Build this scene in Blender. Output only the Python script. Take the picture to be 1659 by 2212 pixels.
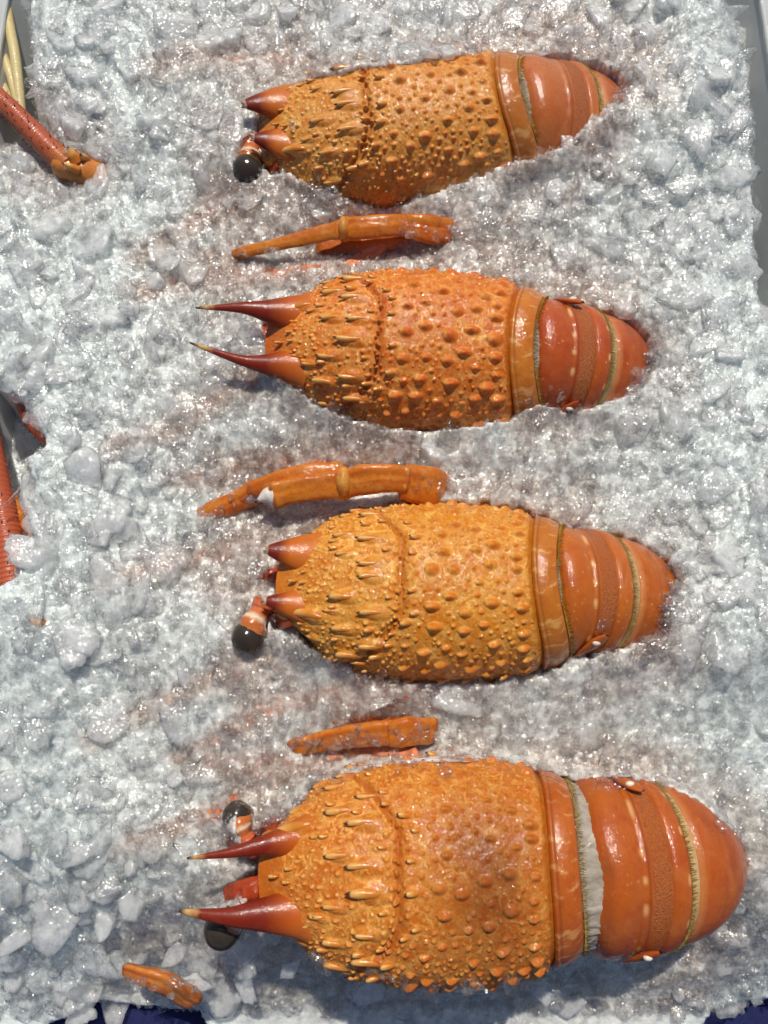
import bpy, math, random
import numpy as np
from mathutils import Vector, Matrix
from mathutils.bvhtree import BVHTree

random.seed(7); rng = np.random.default_rng(11)
for _o in list(bpy.data.objects): bpy.data.objects.remove(_o)
C = bpy.context.scene
COL = C.collection
R_ = math.radians

# ------------------------------------------------------------------ camera, world, sun, exposure
FP = 1597.0; CX, CY = 829.5, 1106.0          # focal length and centre of the photograph, in units of a 1659 px wide copy
TILT = R_(14); DIST = 0.417
cam_d = bpy.data.cameras.new('camera'); cam = bpy.data.objects.new('camera', cam_d); COL.objects.link(cam)
cam_d.sensor_fit = 'VERTICAL'; cam_d.sensor_height = 36; cam_d.lens = 36 * FP / 2212
cam_d.clip_start = 0.01; cam_d.clip_end = 100
CAM = Vector((0, -DIST * math.sin(TILT), DIST * math.cos(TILT)))
cam.location = CAM; cam.rotation_euler = (TILT, 0, 0)
C.camera = cam

SUN_EL, SUN_AZ = 60.0, 4.0                    # azimuth measured from +y (top of the picture) towards +x
w = bpy.data.worlds.new('World'); C.world = w; w.use_nodes = True
nt = w.node_tree; nt.nodes.clear()
sky = nt.nodes.new('ShaderNodeTexSky'); sky.sky_type = 'NISHITA'; sky.sun_disc = False
sky.sun_elevation = R_(SUN_EL); sky.sun_rotation = R_(SUN_AZ)
bg = nt.nodes.new('ShaderNodeBackground'); bg.inputs['Strength'].default_value = 0.06
wo = nt.nodes.new('ShaderNodeOutputWorld')
nt.links.new(sky.outputs[0], bg.inputs[0]); nt.links.new(bg.outputs[0], wo.inputs[0])
sun_d = bpy.data.lights.new('sun', 'SUN'); sun_d.energy = 3.4; sun_d.angle = R_(0.5); sun_d.color = (1, 0.945, 0.84)
sun = bpy.data.objects.new('sun', sun_d); COL.objects.link(sun); sun.location = (0, 1, 2)
sun.rotation_euler = (-(math.pi / 2 - R_(SUN_EL)), 0, -R_(SUN_AZ))
C.view_settings.view_transform = 'Standard'; C.view_settings.look = 'None'
C.view_settings.exposure = 0.08; C.view_settings.gamma = 1
cy = C.cycles
cy.max_bounces = 10; cy.diffuse_bounces = 6; cy.glossy_bounces = 3; cy.transmission_bounces = 7; cy.transparent_max_bounces = 20
cy.caustics_reflective = False; cy.caustics_refractive = True; cy.blur_glossy = 0.3
cy.sample_clamp_indirect = 4; cy.use_adaptive_sampling = True; cy.adaptive_threshold = 0.06

# ------------------------------------------------------------------ helpers
CT, ST = math.cos(TILT), math.sin(TILT)
def at(px, py, z=0.0):
    dx, dy, dz = (px - CX) / FP, -(py - CY) / FP, -1.0
    wy, wz = dy * CT - dz * ST, dy * ST + dz * CT
    t = (z - CAM.z) / wz
    return Vector((dx * t, CAM.y + wy * t, z))
def to_px(P):
    P = np.asarray(P); d = P - np.array(CAM)
    yc = d[..., 1] * CT + d[..., 2] * ST; zc = -d[..., 1] * ST + d[..., 2] * CT
    return np.stack([CX + FP * d[..., 0] / -zc, CY - FP * yc / -zc], -1)
def sm(a, b, x):
    t = np.clip((x - a) / (b - a), 0, 1); return t * t * (3 - 2 * t)
def poly_sd(pts, poly):                        # signed distance, negative inside
    pts = np.asarray(pts, float); n = len(poly); poly = np.asarray(poly, float)
    d = np.full(len(pts), 1e18); inside = np.zeros(len(pts), bool)
    for i in range(n):
        a, b = poly[i], poly[(i + 1) % n]; e = b - a; v = pts - a
        t = np.clip((v @ e) / (e @ e + 1e-12), 0, 1)
        q = v - t[:, None] * e; d = np.minimum(d, (q * q).sum(1))
        c = (a[1] > pts[:, 1]) != (b[1] > pts[:, 1])
        with np.errstate(divide='ignore', invalid='ignore'):
            xx = (b[0] - a[0]) * (pts[:, 1] - a[1]) / (b[1] - a[1] + 1e-12) + a[0]
        inside ^= c & (pts[:, 0] < xx)
    d = np.sqrt(d); return np.where(inside, -d, d)
_tab = np.random.default_rng(5).random((256, 256))
def vnoise(x, y):
    xi, yi = np.floor(x).astype(int), np.floor(y).astype(int); fx, fy = x - xi, y - yi
    fx = fx * fx * (3 - 2 * fx); fy = fy * fy * (3 - 2 * fy)
    g = lambda a, b: _tab[a & 255, b & 255]
    return (g(xi, yi) * (1 - fx) + g(xi + 1, yi) * fx) * (1 - fy) + (g(xi, yi + 1) * (1 - fx) + g(xi + 1, yi + 1) * fx) * fy
def fbm(x, y, o=4):
    s = 0; a = 0.5
    for k in range(o):
        s = s + a * vnoise(x * 2 ** k + 17.3 * k, y * 2 ** k + 9.1 * k); a *= 0.5
    return s / (1 - 0.5 ** o)

def mesh_np(name, V, F, smooth=True):
    me = bpy.data.meshes.new(name)
    V = np.asarray(V, np.float32).reshape(-1, 3)
    F = np.asarray(F, np.int32)
    if F.ndim == 2:
        k = F.shape[1]; n = len(F)
        me.vertices.add(len(V)); me.vertices.foreach_set('co', V.ravel())
        me.loops.add(n * k); me.loops.foreach_set('vertex_index', F.ravel())
        me.polygons.add(n); me.polygons.foreach_set('loop_start', np.arange(0, n * k, k, dtype=np.int32))
        me.update(calc_edges=True)
    if smooth: me.polygons.foreach_set('use_smooth', np.ones(len(me.polygons), bool))
    me.validate(); me.update()
    return me
def attr(me, name, A):
    A = np.asarray(A, np.float32); a = me.attributes.new(name, 'FLOAT_COLOR', 'POINT')
    if A.shape[1] == 3: A = np.concatenate([A, np.ones((len(A), 1), np.float32)], 1)
    a.data.foreach_set('color', A.ravel())
def obj(name, me, mat=None, parent=None, M=None):
    o = bpy.data.objects.new(name, me); COL.objects.link(o)
    if mat is not None and me is not None and not me.materials: me.materials.append(mat)
    if parent is not None: o.parent = parent
    if M is not None: o.matrix_local = M
    return o
def tag(o, label=None, cat=None, group=None, kind=None):
    if label: o['label'] = label
    if cat: o['category'] = cat
    if group: o['group'] = group
    if kind: o['kind'] = kind
    return o
def grid_faces(nu, nv, wrap_v=False):
    i = np.arange(nu - 1)[:, None]; j = np.arange(nv if wrap_v else nv - 1)[None, :]; j2 = (j + 1) % nv
    return np.stack([i * nv + j, i * nv + j2, (i + 1) * nv + j2, (i + 1) * nv + j], -1).reshape(-1, 4)
def smooth_path(pts, n):
    P = np.asarray([list(p) for p in pts], float); m = len(P)
    if m == 2: t = np.linspace(0, 1, n)[:, None]; return P[0] * (1 - t) + P[1] * t
    s = np.linspace(0, m - 1, n); out = []
    for q in s:
        i = min(int(q), m - 2); f = q - i
        p0, p1, p2, p3 = P[max(i - 1, 0)], P[i], P[i + 1], P[min(i + 2, m - 1)]
        out.append(0.5 * ((2 * p1) + (-p0 + p2) * f + (2 * p0 - 5 * p1 + 4 * p2 - p3) * f * f + (-p0 + 3 * p1 - 3 * p2 + p3) * f ** 3))
    return np.array(out)
def tube(pts, radii, n=40, k=20, flat=1.0, up=(0, 0, 1), ridge=0.0, ringamp=0.0, rings=0, cap=True, jag=0.0, seed=0):
    """tapered tube along a path; returns verts, faces, t"""
    r_ = np.random.default_rng(seed)
    P = smooth_path(pts, n); tt = np.linspace(0, 1, n)
    rad = np.interp(tt, np.linspace(0, 1, len(radii)), radii)
    if ringamp: rad = rad * (1 + ringamp * np.abs(np.sin(tt * math.pi * rings)) - ringamp * 0.5)
    T = np.gradient(P, axis=0); T /= np.linalg.norm(T, axis=1)[:, None] + 1e-12
    up = np.asarray(up, float)
    S = np.cross(T, up); S /= np.linalg.norm(S, axis=1)[:, None] + 1e-9
    U = np.cross(S, T)
    a = np.linspace(0, 2 * math.pi, k, endpoint=False)
    rr = 1 + ridge * np.cos(2 * a + 0.6) + 0.5 * ridge * np.cos(3 * a) + .35 * ridge * np.cos(5 * a + 1)
    V = P[:, None] + rad[:, None, None] * rr[None, :, None] * (np.cos(a)[None, :, None] * S[:, None] + flat * np.sin(a)[None, :, None] * U[:, None])
    if jag:
        off = r_.random(k) * jag; V[-1] += T[-1] * off[:, None]
    t = np.repeat(tt, k); V = V.reshape(-1, 3); F = grid_faces(n, k, True).tolist()
    if cap:
        V = np.vstack([V, P[0] - T[0] * rad[0] * 0.5, P[-1] + T[-1] * rad[-1] * (0.6 if not jag else -0.2)]); t = np.append(t, [0, 1])
        c0, c1 = n * k, n * k + 1
        F += [[c0, (j + 1) % k, j, j] for j in range(k)] + [[c1, (n - 1) * k + j, (n - 1) * k + (j + 1) % k, (n - 1) * k + (j + 1) % k] for j in range(k)]
    return V, F, t
def mesh_mixed(name, V, F):
    me = bpy.data.meshes.new(name)
    FF = [tuple(dict.fromkeys(f)) for f in F]
    me.from_pydata([tuple(v) for v in V], [], FF); me.polygons.foreach_set('use_smooth', np.ones(len(me.polygons), bool)); me.update()
    return me

# ------------------------------------------------------------------ materials
class NT:
    def __init__(s, name):
        s.m = bpy.data.materials.new(name); s.m.use_nodes = True; s.t = s.m.node_tree; s.t.nodes.clear()
        s.out = s.n('ShaderNodeOutputMaterial')
    def n(s, typ, **kw):
        x = s.t.nodes.new(typ)
        for k, v in kw.items(): setattr(x, k, v)
        return x
    def l(s, a, b): s.t.links.new(a, b)
    def noise(s, scale, detail=4, rough=0.6, co=None, dist=0.0):
        x = s.n('ShaderNodeTexNoise'); x.inputs['Scale'].default_value = scale; x.inputs['Detail'].default_value = detail
        x.inputs['Roughness'].default_value = rough; x.inputs['Distortion'].default_value = dist
        if co: s.l(co, x.inputs['Vector'])
        return x.outputs['Fac']
    def vor(s, scale, feature='F1', co=None, out='Distance'):
        x = s.n('ShaderNodeTexVoronoi', feature=feature); x.inputs['Scale'].default_value = scale
        if co: s.l(co, x.inputs['Vector'])
        return x.outputs[out]
    def ramp(s, fac, stops):
        x = s.n('ShaderNodeValToRGB'); e = x.color_ramp.elements
        while len(e) < len(stops): e.new(0.5)
        for i, (p, c) in enumerate(stops):
            e[i].position = p; e[i].color = (c if isinstance(c, tuple) else (c, c, c)) + ((1,) if (not isinstance(c, tuple) or len(c) == 3) else ())
        s.l(fac, x.inputs[0]); return x.outputs[0]
    def mix(s, fac, a, b, blend='MIX'):
        x = s.n('ShaderNodeMix', data_type='RGBA', blend_type=blend)
        for v, i in ((fac, x.inputs[0]), (a, x.inputs[6]), (b, x.inputs[7])):
            if hasattr(v, 'is_linked') or isinstance(v, bpy.types.NodeSocket): s.l(v, i)
            elif isinstance(v, tuple): i.default_value = v + (1,) if len(v) == 3 else v
            else: i.default_value = v
        return x.outputs[2]
    def math(s, op, a, b=0.0, clamp=False):
        x = s.n('ShaderNodeMath', operation=op, use_clamp=clamp)
        for v, i in ((a, x.inputs[0]), (b, x.inputs[1])):
            if isinstance(v, bpy.types.NodeSocket): s.l(v, i)
            else: i.default_value = v
        return x.outputs[0]
    def bump(s, h, strength, dist, normal=None):
        x = s.n('ShaderNodeBump'); x.inputs['Strength'].default_value = strength; x.inputs['Distance'].default_value = dist
        s.l(h, x.inputs['Height'])
        if normal: s.l(normal, x.inputs['Normal'])
        return x.outputs[0]
    def attr(s, name):
        x = s.n('ShaderNodeAttribute', attribute_name=name); y = s.n('ShaderNodeSeparateColor'); s.l(x.outputs['Color'], y.inputs[0])
        return y.outputs
    def pos(s):
        return s.n('ShaderNodeNewGeometry').outputs['Position']
    def shader_mix(s, fac, a, b):
        x = s.n('ShaderNodeMixShader')
        if isinstance(fac, bpy.types.NodeSocket): s.l(fac, x.inputs[0])
        else: x.inputs[0].default_value = fac
        s.l(a, x.inputs[1]); s.l(b, x.inputs[2]); return x.outputs[0]
    def principled(s, col=None, rough=0.4, coat=0.0, coat_rough=0.05, normal=None, sss=0.0, sssr=(0.004, 0.0015, 0.0006), spec=0.5):
        p = s.n('ShaderNodeBsdfPrincipled')
        if isinstance(col, bpy.types.NodeSocket): s.l(col, p.inputs['Base Color'])
        elif col: p.inputs['Base Color'].default_value = col + (1,)
        if isinstance(rough, bpy.types.NodeSocket): s.l(rough, p.inputs['Roughness'])
        else: p.inputs['Roughness'].default_value = rough
        p.inputs['Coat Weight'].default_value = coat; p.inputs['Coat Roughness'].default_value = coat_rough
        p.inputs['Specular IOR Level'].default_value = spec
        if sss:
            p.inputs['Subsurface Weight'].default_value = sss; p.inputs['Subsurface Radius'].default_value = (1, .4, .2); p.inputs['Subsurface Scale'].default_value = sssr[0]
        if normal: s.l(normal, p.inputs['Normal']); s.l(normal, p.inputs['Coat Normal'])
        return p
    def done(s, sh):
        s.l(sh, s.out.inputs['Surface']); return s.m

def glitter(n, po, nb, scale=440, rough=0.135, ior=1.75, strength=0.75):
    """wet, finely pitted outer face: many tiny sun glints"""
    ng = n.bump(n.noise(scale, 1.5, 0.5, po), strength, 0.0016)
    gl = n.n('ShaderNodeBsdfGlossy'); gl.inputs['Roughness'].default_value = rough; n.l(ng, gl.inputs['Normal'])
    fr = n.n('ShaderNodeFresnel'); fr.inputs[0].default_value = ior; n.l(ng, fr.inputs['Normal'])
    front = n.math('SUBTRACT', 1.0, n.n('ShaderNodeNewGeometry').outputs['Backfacing'])
    return n.math('MULTIPLY', fr.outputs[0], front), gl.outputs[0]
PINK_BLEED = (1.0, 0.87, 0.79)  # light bleeding from the orange shells, painted as a pink ice tint
def ice_mat(name, frost, rough=0.1, bs=900, bstr=0.5, bd=0.0006, tint=(0.97, 0.98, 0.98), glassy=0.15, sss=0.0):
    """frost: share of white scattering ice; the point attribute near (0 far from a lobster, 1 beside it) makes it clearer and paints in the orange light of the shells"""
    n = NT(name); po = n.pos()
    h1 = n.noise(bs, 3, 0.7, po); h2 = n.noise(bs * 0.22, 3, 0.6, po)
    nb = n.bump(h2, bstr, bd * 3); nb = n.bump(h1, bstr, bd, nb)
    rnd = n.n('ShaderNodeObjectInfo').outputs['Random']
    at_ = n.n('ShaderNodeAttribute', attribute_name='near'); at_.attribute_type = 'INSTANCER'; near = at_.outputs['Fac']
    fr = n.noise(260, 4, 0.65, po)
    f = n.math('ADD', n.math('MULTIPLY', fr, 0.9), n.math('MULTIPLY', rnd, 0.4))
    f = n.math('ADD', f, frost - 0.65); f = n.math('SUBTRACT', f, n.math('MULTIPLY', near, 0.12), True)
    lw = n.n('ShaderNodeLayerWeight'); lw.inputs[0].default_value = 0.35
    f = n.math('ADD', f, n.math('MULTIPLY', n.math('POWER', lw.outputs['Facing'], 2.5), 0.45), True)
    col = n.mix(n.math('MULTIPLY', near, 0.55), tint, tuple(a * b for a, b in zip(tint, PINK_BLEED)))
    d = n.n('ShaderNodeBsdfDiffuse'); n.l(col, d.inputs[0]); n.l(nb, d.inputs['Normal'])
    tl = n.n('ShaderNodeBsdfTranslucent'); n.l(col, tl.inputs[0]); n.l(nb, tl.inputs['Normal'])
    if sss:
        ps = n.n('ShaderNodeBsdfPrincipled'); n.l(col, ps.inputs['Base Color']); n.l(nb, ps.inputs['Normal']); ps.inputs['Roughness'].default_value = .6
        ps.inputs['Subsurface Weight'].default_value = 1; ps.inputs['Subsurface Radius'].default_value = (1, 1, 1); ps.inputs['Subsurface Scale'].default_value = sss; ps.inputs['Specular IOR Level'].default_value = 0
        white = n.shader_mix(0.15, ps.outputs[0], tl.outputs[0])
    else: white = n.shader_mix(0.45, d.outputs[0], tl.outputs[0])
    g = n.n('ShaderNodeBsdfGlass'); g.inputs['Roughness'].default_value = rough; g.inputs['IOR'].default_value = 1.31; n.l(nb, g.inputs['Normal'])
    tr = n.n('ShaderNodeBsdfTransparent'); n.l(n.mix(n.math('MULTIPLY', near, 0.2), (0.995, 0.997, 0.998), PINK_BLEED), tr.inputs[0])
    clear = n.shader_mix(glassy, tr.outputs[0], g.outputs[0])
    fac, gl = glitter(n, po, nb)
    return n.done(n.shader_mix(fac, n.shader_mix(f, clear, white), gl))

def bed_mat():
    n = NT('packed_ice'); po = n.pos(); near = n.attr('pig')[0]
    h1 = n.vor(420, 'SMOOTH_F1', po); h2 = n.noise(600, 4, 0.7, po)
    nb = n.bump(h1, 0.5, 0.0012); nb = n.bump(h2, 0.5, 0.0009, nb)
    p = n.n('ShaderNodeBsdfPrincipled')
    col = n.mix(n.math('MULTIPLY', near, 0.6), (0.80, 0.85, 0.83), (0.78, 0.65, 0.575)); n.l(col, p.inputs['Base Color'])  # pinker beside the lobsters: their bleeding light put into the ice colour
    p.inputs['Subsurface Weight'].default_value = 1.0; p.inputs['Subsurface Radius'].default_value = (1.0, 0.95, 0.95); p.inputs['Subsurface Scale'].default_value = 0.004
    p.inputs['Roughness'].default_value = 0.6; p.inputs['Specular IOR Level'].default_value = 0.0; n.l(nb, p.inputs['Normal'])
    tr = n.n('ShaderNodeBsdfTransparent')
    f = n.math('MULTIPLY', n.ramp(n.noise(150, 4, 0.65, po), [(0.40, 0.0), (0.66, 0.75)]), n.math('ADD', n.math('MULTIPLY', near, 0.8), 0.1))
    body = n.shader_mix(f, p.outputs[0], tr.outputs[0])
    fac, gl = glitter(n, po, nb)
    return n.done(n.shader_mix(fac, body, gl))

def shell_mat(name, base, deep, dome, pale, brown=0.0):
    """carapace: attributes pig = (dome, pale line, groove), pig2 = (dark tip, painted shadow patch, front)"""
    n = NT(name); po = n.pos(); a = n.attr('pig'); b = n.attr('pig2')
    big = n.noise(45, 3, 0.6, po); fine = n.noise(700, 4, 0.7, po); mid = n.noise(190, 4, 0.6, po)
    col = n.mix(n.ramp(big, [(0.35, 0.0), (0.7, 1.0)]), base, deep)
    col = n.mix(n.ramp(mid, [(0.42, 0.0), (0.72, 0.55)]), col, pale)
    col = n.mix(n.ramp(fine, [(0.52, 0.0), (0.76, 0.6)]), col, tuple(c * 0.40 for c in deep))
    col = n.mix(n.ramp(n.noise(520, 3, 0.6, po), [(0.52, 0.0), (0.74, 0.7)]), col, pale)
    # pale threads between the tubercles
    wv = n.n('ShaderNodeVectorMath', operation='ADD'); n.l(po, wv.inputs[0])
    ns = n.n('ShaderNodeTexNoise'); ns.inputs['Scale'].default_value = 160; n.l(po, ns.inputs['Vector'])
    sc = n.n('ShaderNodeVectorMath', operation='SCALE'); n.l(ns.outputs['Color'], sc.inputs[0]); sc.inputs['Scale'].default_value = 0.007
    n.l(sc.outputs[0], wv.inputs[1])
    ed = n.vor(115, 'DISTANCE_TO_EDGE', wv.outputs[0])
    thread = n.math('MULTIPLY', n.ramp(ed, [(0.0, 1.0), (0.075, 0.0)]), n.ramp(n.noise(70, 2, 0.5, po), [(0.46, 0.0), (0.62, 0.6)]))
    thread = n.math('MULTIPLY', thread, n.math('SUBTRACT', 1.0, a[2], True))
    col = n.mix(thread, col, tuple(min(1, c * 1.3) for c in pale))
    col = n.mix(n.math('MULTIPLY', a[1], 0.75), col, tuple(min(1, c * 1.25) for c in pale))
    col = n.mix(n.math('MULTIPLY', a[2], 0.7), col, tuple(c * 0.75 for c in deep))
    col = n.mix(n.math('MULTIPLY', b[2], 0.85), col, deep)
    col = n.mix(n.math('MULTIPLY', a[0], 0.6), col, dome)
    col = n.mix(n.math('MULTIPLY', b[1], 0.75, True), col, (0.17, 0.035, 0.004))  # shadow patch laid over the shell colour as dark brown
    col = n.mix(b[0], col, (0.06, 0.022, 0.012))
    nb = n.bump(n.noise(900, 3, 0.7, po), 0.6, 0.0006)
    p = n.principled(col, 0.45, 0.0, 0.1, nb, 0.1, (0.002,), 0.14)
    ng = n.bump(n.noise(620, 2, 0.6, po), 0.8, 0.0009); p.inputs['Coat Weight'].default_value = 0.65; p.inputs['Coat Roughness'].default_value = 0.085
    n.l(ng, p.inputs['Coat Normal'])
    return n.done(p.outputs[0])
def smooth_mat(name, base, deep, pale, spot=1.0, sat=1.0):
    """abdomen plates: glossy with pale spots; pig = (pale spots, brown, dark)"""
    n = NT(name); po = n.pos(); a = n.attr('pig')
    col = n.mix(n.ramp(n.noise(38, 4, 0.6, po), [(0.35, 0.0), (0.7, 1.0)]), base, deep)
    v = n.vor(330, 'F1', po); sp = n.math('MULTIPLY', n.ramp(v, [(0.12, 1.0), (0.3, 0.0)]), n.ramp(n.noise(120, 2, 0.5, po), [(0.5, 0.0), (0.62, 0.6)]))
    col = n.mix(n.math('MULTIPLY', sp, spot), col, pale)
    col = n.mix(n.ramp(n.noise(500, 3, 0.6, po), [(0.4, 0.0), (0.8, 0.35)]), col, tuple(c * 0.8 for c in deep))
    col = n.mix(n.ramp(n.noise(85, 4, 0.7, po, 0.6), [(0.5, 0.0), (0.72, 0.6)]), col, tuple(c * f_ for c, f_ in zip(deep, (.82, .6, .6))))
    col = n.mix(n.ramp(n.noise(55, 3, 0.6, po, 1.0), [(0.54, 0.0), (0.75, 0.12)]), col, pale)
    col = n.mix(a[0], col, pale); col = n.mix(n.math('MULTIPLY', a[1], 0.8), col, (0.25, 0.045, 0.012)); col = n.mix(n.math('MULTIPLY', a[2], 0.8), col, tuple(c * 0.5 for c in deep))
    nb = n.bump(n.noise(300, 3, 0.6, po), 0.3, 0.0008); nb = n.bump(n.noise(1100, 3, 0.6, po), 0.3, 0.0003, nb)
    p = n.principled(col, 0.40, 0.8, 0.08, nb, 0.12, (0.003,), 0.2)
    ng = n.bump(n.noise(480, 2.5, 0.6, po), 0.62, 0.0009, nb); n.l(ng, p.inputs['Coat Normal'])
    return n.done(p.outputs[0])
def fuzz_mat(name):
    n = NT(name); po = n.pos()
    col = n.mix(n.ramp(n.noise(900, 4, 0.7, po), [(0.35, 0.0), (0.62, 1.0)]), (0.34, 0.065, 0.005), (0.50, 0.125, 0.009))
    nb = n.bump(n.noise(1300, 3, 0.7, po), 0.9, 0.0012)
    return n.done(n.principled(col, 0.45, 0.3, 0.2, nb).outputs[0])
def plain_mat(name, a, b, scale=200, rough=0.4, coat=0.4, bump=0.3, sss=0.0):
    n = NT(name); po = n.pos()
    col = n.mix(n.ramp(n.noise(scale, 4, 0.65, po), [(0.35, 0.0), (0.68, 1.0)]), a, b)
    nb = n.bump(n.noise(scale * 4, 3, 0.6, po), bump, 0.0006)
    p = n.principled(col, rough, coat, 0.09, nb, sss, (0.003,), 0.22); n.l(n.bump(n.noise(650, 2, 0.6, po), 0.35, 0.0007, nb), p.inputs['Coat Normal'])
    return n.done(p.outputs[0])
def grad_mat(name, stops, scale=300, rough=0.35, coat=0.6, bump=0.25, ringed=False):
    """colour along attribute t (red channel)"""
    n = NT(name); po = n.pos(); a = n.attr('pig')
    t = n.math('ADD', a[0], n.math('MULTIPLY', n.math('SUBTRACT', n.noise(scale, 3, 0.6, po), 0.5), 0.10))
    col = n.ramp(t, stops)
    if ringed: col = n.mix(n.math('MULTIPLY', a[1], 0.55), col, (0.22, 0.03, 0.01))
    col = n.mix(n.ramp(n.noise(scale * 2.5, 3, 0.7, po), [(0.5, 0.0), (0.8, 0.35)]), col, (0.3, 0.07, 0.02))
    nb = n.bump(n.noise(scale * 3, 3, 0.6, po), bump, 0.0005)
    p = n.principled(col, rough, coat, 0.10, nb, 0, (0,), 0.25); n.l(n.bump(n.noise(700, 2, 0.6, po), 0.4, 0.0007, nb), p.inputs['Coat Normal'])
    return n.done(p.outputs[0])

PALE = (0.80, 0.46, 0.20)
SHELL = {
 1: shell_mat('shell_amber_light', (0.68, 0.240, 0.022), (0.60, 0.170, 0.011), (0.60, 0.105, 0.008), (0.80, 0.47, 0.14)),
 2: shell_mat('shell_orange_deep', (0.66, 0.158, 0.005), (0.55, 0.100, 0.003), (0.58, 0.078, 0.003), (0.78, 0.40, 0.10)),
 3: shell_mat('shell_amber', (0.66, 0.218, 0.008), (0.57, 0.150, 0.004), (0.60, 0.125, 0.005), (0.78, 0.46, 0.11)),
 4: shell_mat('shell_orange', (0.60, 0.168, 0.008), (0.53, 0.118, 0.004), (0.57, 0.095, 0.004), (0.75, 0.39, 0.09)),
}
PLATE = {
 1: smooth_mat('plate_salmon', (0.55, 0.17, 0.04), (0.48, 0.11, 0.018), (0.75, 0.45, 0.22), 0.3),
 2: smooth_mat('plate_red', (0.50, 0.105, 0.012), (0.42, 0.060, 0.007), (0.76, 0.45, 0.2), 1.0),
 3: smooth_mat('plate_orange', (0.52, 0.135, 0.010), (0.45, 0.09, 0.006), (0.74, 0.42, 0.16), 0.7),
 4: smooth_mat('plate_orange_red', (0.48, 0.115, 0.010), (0.41, 0.07, 0.006), (0.7, 0.35, 0.13), 0.5),
}
RIM = {k: smooth_mat('rim_band', b_, d_, p_, .3) for k, (b_, d_, p_) in {1: ((.54, .18, .025), (.47, .13, .012), (.74, .44, .16)), 2: ((.60, .19, .012), (.53, .14, .008), (.78, .46, .16)),
       3: ((.53, .165, .012), (.45, .115, .007), (.74, .44, .13)), 4: ((.49, .12, .010), (.42, .08, .006), (.7, .36, .12))}.items()}
M_FUZZ = fuzz_mat('velvet_band')
M_HORN = grad_mat('horn', [(0.0, (0.56, 0.15, 0.02)), (0.28, (0.46, 0.085, 0.006)), (0.5, (0.19, 0.014, 0.003)), (0.88, (0.20, 0.016, 0.004)), (0.93, (0.6, 0.35, 0.12)), (0.97, (0.06, 0.03, 0.015))], 120, .4, .3)
M_HORNB = grad_mat('horn_broken', [(0.0, (0.58, 0.17, 0.03)), (0.52, (0.52, 0.12, 0.007)), (0.74, (0.17, 0.014, 0.004)), (0.95, (0.15, 0.013, 0.005)), (0.995, (0.6, 0.42, 0.3))], 120, .4, .25)
M_SPINE = grad_mat('spine', [(0.0, (0.58, 0.17, 0.02)), (0.40, (0.60, 0.20, 0.016)), (0.66, (0.72, 0.36, 0.08)), (0.82, (0.70, 0.38, 0.11)), (0.90, (0.06, 0.022, 0.012))], 400, 0.32, 0.7)
def leg_mat(name, a_, b_):
    n = NT(name); po = n.pos(); g = n.attr('pig')
    col = n.mix(g[1], a_, b_); col = n.mix(n.ramp(n.noise(420, 4, .7, po), [(.5, 0.), (.75, .6)]), col, tuple(c * .55 for c in b_))
    col = n.mix(n.ramp(n.noise(150, 3, .6, po), [(.5, 0.), (.75, .4)]), col, (.74, .38, .10)); col = n.mix(n.math('MULTIPLY', g[2], .7), col, (.26, .05, .01))
    nb = n.bump(n.noise(500, 3, .6, po), .3, .0007)
    p = n.principled(col, .4, .75, .09, nb, .08, (.003,), .2); n.l(n.bump(n.noise(520, 2, .6, po), .5, .0009, nb), p.inputs['Coat Normal'])
    return n.done(p.outputs[0])
M_LEG = {1: leg_mat('leg_orange', (0.62, 0.19, 0.012), (0.46, 0.085, 0.004)), 3: leg_mat('leg_pink', (0.80, 0.30, 0.15), (0.70, 0.18, 0.07)), 2: leg_mat('leg_pale_tip', (0.58, 0.19, 0.028), (0.46, 0.09, 0.010))}
M_JOINT = plain_mat('joint_skin', (0.66, 0.34, 0.06), (0.5, 0.13, 0.02), 180)
M_FLESH = plain_mat('torn_flesh', (0.72, 0.62, 0.55), (0.8, 0.72, 0.66), 300, 0.3, 0.6, 0.5, 0.2)
M_MEMB = plain_mat('membrane', (0.30, 0.25, 0.18), (0.48, 0.42, 0.35), 130, 0.25, 0.8, 0.6, 0.2)
M_MEMB2 = plain_mat('membrane_ochre', (0.50, 0.30, 0.10), (0.60, 0.42, 0.22), 160, 0.35, 0.5, 0.5, 0.1)
M_FRINGE = plain_mat('fringe', (0.42, 0.26, 0.03), (0.55, 0.36, 0.06), 300, 0.4, 0.3)
M_WHITE = plain_mat('white_tip', (0.82, 0.76, 0.66), (0.78, 0.66, 0.5), 200, 0.3, 0.6)
M_FACE = plain_mat('face_red', (0.42, 0.06, 0.012), (0.30, 0.035, 0.01), 120, .4, .3, .3)
M_EYE = plain_mat('eye_black', (0.035, 0.026, 0.018), (0.05, 0.036, 0.024), 90, 0.22, 0.5, 0.05)
M_STALK = grad_mat('eye_stalk', [(0.0, (0.55, 0.10, 0.03)), (0.42, (0.58, 0.16, 0.05)), (0.5, (0.8, 0.68, 0.48)), (0.6, (0.56, 0.14, 0.03)), (0.84, (0.58, 0.18, 0.04)), (0.9, (0.62, 0.58, 0.38))], 260, 0.3, 0.8)
M_ANT = grad_mat('antenna_red', [(0.0, (0.56, 0.19, 0.04)), (0.2, (0.46, 0.10, 0.04)), (1.0, (0.40, 0.085, 0.04))], 200, 0.4, 0.4, 0.3, True)
M_ANTY = grad_mat('antenna_yellow', [(0.0, (0.66, 0.52, 0.22)), (1.0, (0.70, 0.60, 0.32))], 200, 0.45, 0.3, 0.3)
M_THORN = plain_mat('thorn_dark', (0.10, 0.035, 0.02), (0.16, 0.05, 0.03), 300)

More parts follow.
